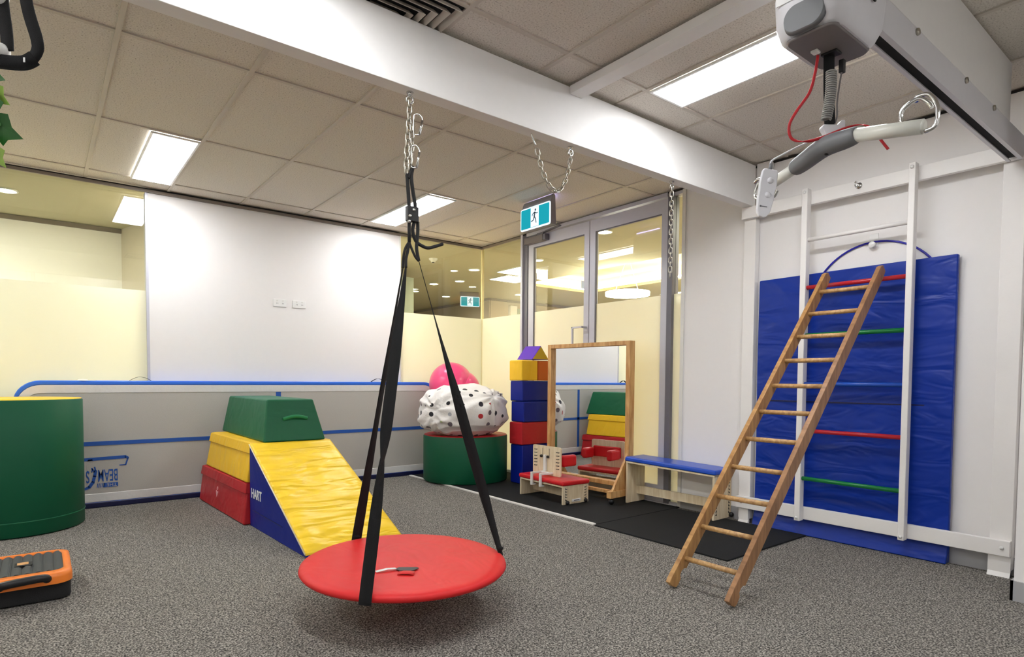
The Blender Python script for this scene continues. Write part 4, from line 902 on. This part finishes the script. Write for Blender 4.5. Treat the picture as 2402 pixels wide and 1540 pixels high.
# ------------------------------------------------------------------ benches
def slots(c0, zs, dy, parent, xdir, ydir, n, step, ht=.008, flip=1):
    mb = MB()
    for k in range(n):
        p = Vector(c0) + V(0, 0, k * step); mb.bar(p, p + Vector(xdir) * .022, .002, ht, (0, 0, 1)); mb.bar(p + Vector(xdir) * .02 * flip, p + Vector(xdir) * .02 * flip + V(0, 0, .009), .002, .006, ydir)
    return mb.build('height_slots', M['black'], parent)
rb = thing('therapy_bench', 'low plywood bench with a red padded seat and a small slotted backrest board', 'bench', (3.69, 4.06, .009))
Rb = Matrix.Translation((3.69, 4.06, 0)) @ Matrix.Rotation(-.035, 4, 'Z') @ Matrix.Translation((-3.69, -4.06, 0))
def rbB(*a): return B(*a).xf(Rb)
rbB(3.54, 3.84, 3.752, 3.77, .01, .168).build('end_panel', M['ply'], rb, bev=.003)
rbB(3.54, 3.84, 4.352, 4.37, .01, .168).build('end_panel', M['ply'], rb, bev=.003)
rbB(3.54, 3.84, 3.752, 4.37, .158, .172).build('seat_board', M['ply'], rb, bev=.002)
rbB(3.69, 3.705, 3.77, 4.352, .045, .11).build('stretcher', M['ply'], rb)
rbB(3.53, 3.85, 3.742, 4.38, .172, .213).build('seat_pad', M['red_pad'], rb, bev=.016, seg=4)
for x in (3.565, 3.79):
    mb = MB()
    for k in range(5): mb.box(x, x + .022, 3.7505, 3.752, .045 + k * .024, .051 + k * .024).box(x + (.0 if x < 3.7 else .018), x + (.004 if x < 3.7 else .022), 3.7505, 3.752, .045 + k * .024, .06 + k * .024)
    mb.xf(Rb).build('height_slots', M['black'], rb)
rbB(3.64, 3.74, 3.742, 3.752, .03, .052).build('carry_grip', M['white'], rb, bev=.002)
rbB(3.66, 3.72, 3.7405, 3.7425, .037, .045).build('grip_slot', M['print_grey'], rb)
for x in (3.585, 3.80): MB().sphere((x, 3.742, .028), .018, 14, 10).xf(Rb).build('castor', M['black'], rb)
# backrest board with slots, knobs, clamp legs, red side pads
brd = MB().prism([(3.66, y, z) for y, z in rrect(3.925, 4.325, .216, .482, .018, 5)], (.012, 0, 0)).xf(Rb); brd.build('backrest_board', M['ply'], rb)
for ya, yb, dz, sg in ((4.262, 4.305, 0, 1), (3.945, 3.99, -.004, -1)):
    for k in range(6):
        z = .285 + k * .03 + dz
        MB().prism([(3.6585, ya, z), (3.6585, yb, z), (3.6585, yb, z + .006), (3.6585, ya + .006, z + .006), (3.6585, ya + .006, z + .010), (3.6585, ya, z + .010)], (.0015, 0, 0)).xf(Rb).build('board_slot', M['black'], rb)
for y in (4.18, 4.085): MB().box(3.6585, 3.66, y - .002, y + .002, .39, .46).xf(Rb).build('long_slot', M['black'], rb)
for y in (4.19, 4.095): MB().lathe([(0, -.02), (.011, -.019), (.014, -.01), (.012, 0)], (3.66, y, .385), (1, 0, 0), 8, False).xf(Rb).build('knob', M['black'], rb)
cp = MB(); cp.box(3.64, 3.66, 4.118, 4.15, .25, .40)
for y in (4.165, 4.04):
    cp.box(3.512, 3.66, y - .012, y + .012, .232, .25); cp.box(3.512, 3.53, y - .012, y + .012, .135, .235); cp.box(3.512, 3.56, y - .012, y + .012, .13, .142)
cp.box(3.62, 3.64, 4.03, 4.18, .232, .25)
cp.xf(Rb).build('clamp_bracket', M['offwhite'], rb, bev=.003)
for y, ln in ((3.975, .17), (4.29, .15)):
    MB().box(3.71, 3.71 + ln, y - .03, y + .03, .30, .405).xf(Rb).build('side_pad', M['red_pad'], rb, bev=.022, seg=4)
MB().box(3.672, 3.70, 3.96, 4.29, .31, .42).xf(Rb).build('back_pad', M['red_pad'], rb, bev=.012, seg=3)

bb = thing('therapy_bench', 'taller plywood bench with a blue padded seat against the door jamb', 'bench', (4.18, 3.07, .009))
Rq = Matrix.Translation((4.18, 3.07, 0)) @ Matrix.Rotation(.015, 4, 'Z') @ Matrix.Translation((-4.18, -3.07, 0))
def bB(*a): return B(*a).xf(Rq)
bB(4.055, 4.295, 2.632, 2.652, .012, .358).build('end_panel', M['ply'], bb, bev=.003)
bB(4.055, 4.295, 3.488, 3.508, .012, .38).build('end_panel', M['ply'], bb, bev=.003)
MB().hexa([(4.052, 2.632, .35), (4.298, 2.632, .35), (4.298, 3.508, .368), (4.052, 3.508, .368)], [(4.052, 2.632, .363), (4.298, 2.632, .363), (4.298, 3.508, .382), (4.052, 3.508, .382)]).xf(Rq).build('seat_board', M['ply'], bb)
MB().hexa([(4.045, 2.62, .364), (4.302, 2.62, .364), (4.302, 3.52, .383), (4.045, 3.52, .383)], [(4.05, 2.625, .402), (4.30, 2.625, .402), (4.30, 3.515, .422), (4.05, 3.515, .422)]).xf(Rq).build('seat_pad', M['blue_pad'], bb, bev=.012, seg=4)
bB(4.18, 4.198, 2.652, 3.488, .085, .155).build('stretcher', M['ply'], bb)
for x, f in ((4.075, 0), (4.255, 1)):
    mb = MB()
    for k in range(11): mb.box(x, x + .018, 2.6305, 2.632, .05 + k * .026, .056 + k * .026).box(x + (.014 if f == 0 else 0), x + (.018 if f == 0 else .004), 2.6305, 2.632, .05 + k * .026, .066 + k * .026)
    mb.xf(Rq).build('height_slots', M['black'], bb)
MB().sphere((4.28, 2.62, .035), .02, 14, 10).xf(Rq).build('castor', M['black'], bb)

# ------------------------------------------------------------------ black and orange case on the carpet
cs = thing('carry_case', 'black carry case with an orange rimmed lid on the carpet at the left edge', 'case', (-.2, 3.9, 0))
MB().prism([(a, b, .004) for a, b in rrect(-.52, .105, 3.625, 4.10, .06, 6)], (0, 0, .085), True).build('lower_shell', M['case'], cs, bev=.01, seg=3)
rim0 = rrect(-.53, .112, 3.60, 4.115, .075, 6); rim1 = rrect(-.50, .078, 3.665, 4.075, .05, 6)
n = len(rim0); vs = [(a, b, .088) for a, b in rim0] + [(a, b, .118) for a, b in rim0] + [(a * .985 - .003, b * .99 + .038, .138) for a, b in rim0] + [(a, b, .14) for a, b in rim1] + [(a, b, .088) for a, b in rim1]
fs = []
for l in range(4):
    for i in range(n): j = (i + 1) % n; fs.append((l * n + i, l * n + j, (l + 1) * n + j, (l + 1) * n + i))
MB().add(vs, fs, True).build('orange_rim', M['orange_p'], cs)
tp = MB()
nxs = 112
for k in range(nxs):
    x0 = -.50 + .578 * k / nxs; x1 = -.50 + .578 * (k + 1) / nxs; 
    zc = .130 + .011 * abs(math.sin(k * PI / 8)); tp.box(x0, x1, 3.68, 4.07, .10, zc)
tp.build('ribbed_lid', M['case_top'], cs)
B(-.115, -.045, 3.83, 3.90, .1405, .143).build('badge', M['case'], cs); B(-.105, -.06, 3.85, 3.895, .143, .144).build('badge_print', M['gold'], cs)
hd = smooth([(-.165, 3.605, .108), (-.15, 3.585, .122), (-.06, 3.58, .13), (.0, 3.588, .128), (.012, 3.605, .115)], 5)
MB().tube(hd, .019, 12).build('handle', M['black'], cs)
MB().tube(smooth([(-.165, 4.11, .108), (-.13, 4.13, .12), (-.05, 4.13, .122), (-.01, 4.11, .112)], 5), .012, 10).build('handle', M['black'], cs)

# ------------------------------------------------------------------ top left: hanging strap loop with wooden bar, ivy
st_ = thing('hanging_strap', 'black webbing loop hanging in the top left corner holding a pale bar', 'strap', (-.03, 1.54, 1.69))
dd = V(0, 0, 0)
P = smooth([(-.035, 1.56, 2.71), (-.012, 1.54, 2.0), (-.008, 1.533, 1.83), (.008, 1.52, 1.745), (.008, 1.522, 1.722), (-.002, 1.53, 1.704)], 6)
MB().ribbon(P, [rgt] * len(P), .0235, .002).build('webbing', M['blackfab'], st_)
P = smooth([(-.06, 1.572, 2.71), (-.047, 1.565, 2.0), (-.044, 1.562, 1.83), (-.0385, 1.558, 1.76), (-.0375, 1.557, 1.722)], 6)
MB().ribbon(P, [rgt] * len(P), .024, .0025).build('webbing', M['blackfab'], st_)
P = smooth([(.004, 1.522, 1.708), (-.012, 1.533, 1.698), (-.04, 1.555, 1.699), (-.09, 1.59, 1.705)], 6)
MB().ribbon(P, [V(0, 0, 1) - fwd * .3] * len(P), .026, .0025).build('webbing', M['blackfab'], st_)
MB().bar((-.0105, 1.531, 1.701) - fwd * .003 if False else V(-.0095, 1.530, 1.706) - fwd * .004, V(-.0095, 1.530, 1.697) - fwd * .004, .0035, .001, fwd).build('stitch_mark', M['white'], st_)
for z, nm in ((1.722, 'a'), (1.826, 'b')):
    bar = tag(MB().tube([V(-.047, 1.565, z), V(-.50, 1.90, z + .01)], .015, 18).sphere((-.047, 1.565, z), .015, 16, 10).build('wooden_bar', M['offwhite']), 'rounded end of the lower pale bar in the black strap loop' if nm == 'a' else 'rounded end of the upper pale bar beside the black strap, at the frame edge', 'bar')
iv = thing('ivy_garland', 'trailing green ivy at the upper left edge of the picture', 'plant', (-.09, 2.09, 1.60))
def leaf_mesh(c, s, ang, lean, m):
    out = [(0, -.45), (.3, -.5), (.48, -.3), (.42, -.1), (.6, .1), (.34, .22), (.12, .68), (-.1, .3), (-.45, .2), (-.38, -.05), (-.5, -.3), (-.25, -.45)]
    c = Vector(c); vs = [c]; 
    for a, b in out:
        x = a * math.cos(ang) - b * math.sin(ang); z = a * math.sin(ang) + b * math.cos(ang)
        vs.append(c + rgt * x * s + V(0, 0, 1) * z * s * math.cos(lean) - fwd * (z * s * math.sin(lean) + .12 * s * (abs(a) + abs(b))))
    n = len(out); fs = [(0, 1 + i, 1 + (i + 1) % n) for i in range(n)]
    back = [v + fwd * .0008 for v in vs]
    mb = MB().add(vs + back, fs + [(f[0] + n + 1, f[2] + n + 1, f[1] + n + 1) for f in fs] + [(1 + i, 1 + (i + 1) % n, n + 2 + (i + 1) % n, n + 2 + i) for i in range(n)])
    mb.build('leaf', M[m], iv)
base = V(-.088, 2.105, 1.76) + rgt * .012
for dx, dz, s, a, ln, m in ((.0, .115, .05, -1.9, .2, 'leaf'), (.006, .065, .06, -2.2, .4, 'leaf2'), (-.006, .035, .07, -2.6, .2, 'leaf'), (.018, -.02, .085, -2.0, .5, 'leaf'), (-.02, -.01, .07, 2.4, .3, 'leaf'), (.0, -.09, .06, -2.5, .4, 'leaf2'), (-.04, .09, .07, 2.2, .3, 'leaf'), (-.035, -.07, .07, 2.8, .3, 'leaf'), (-.05, .02, .07, 2.0, .1, 'leaf')):
    leaf_mesh(base + rgt * dx + V(0, 0, dz), s, a, ln, m)
MB().tube(smooth([base + rgt * -.03 + V(0, 0, .95), base + rgt * -.035 + V(0, 0, .3), base + rgt * -.012 + V(0, 0, .1), base + rgt * -.015 + V(0, 0, 0), base + rgt * -.01 + V(0, 0, -.12)], 5), .0022, 6).build('stem', M['leaf'], iv)
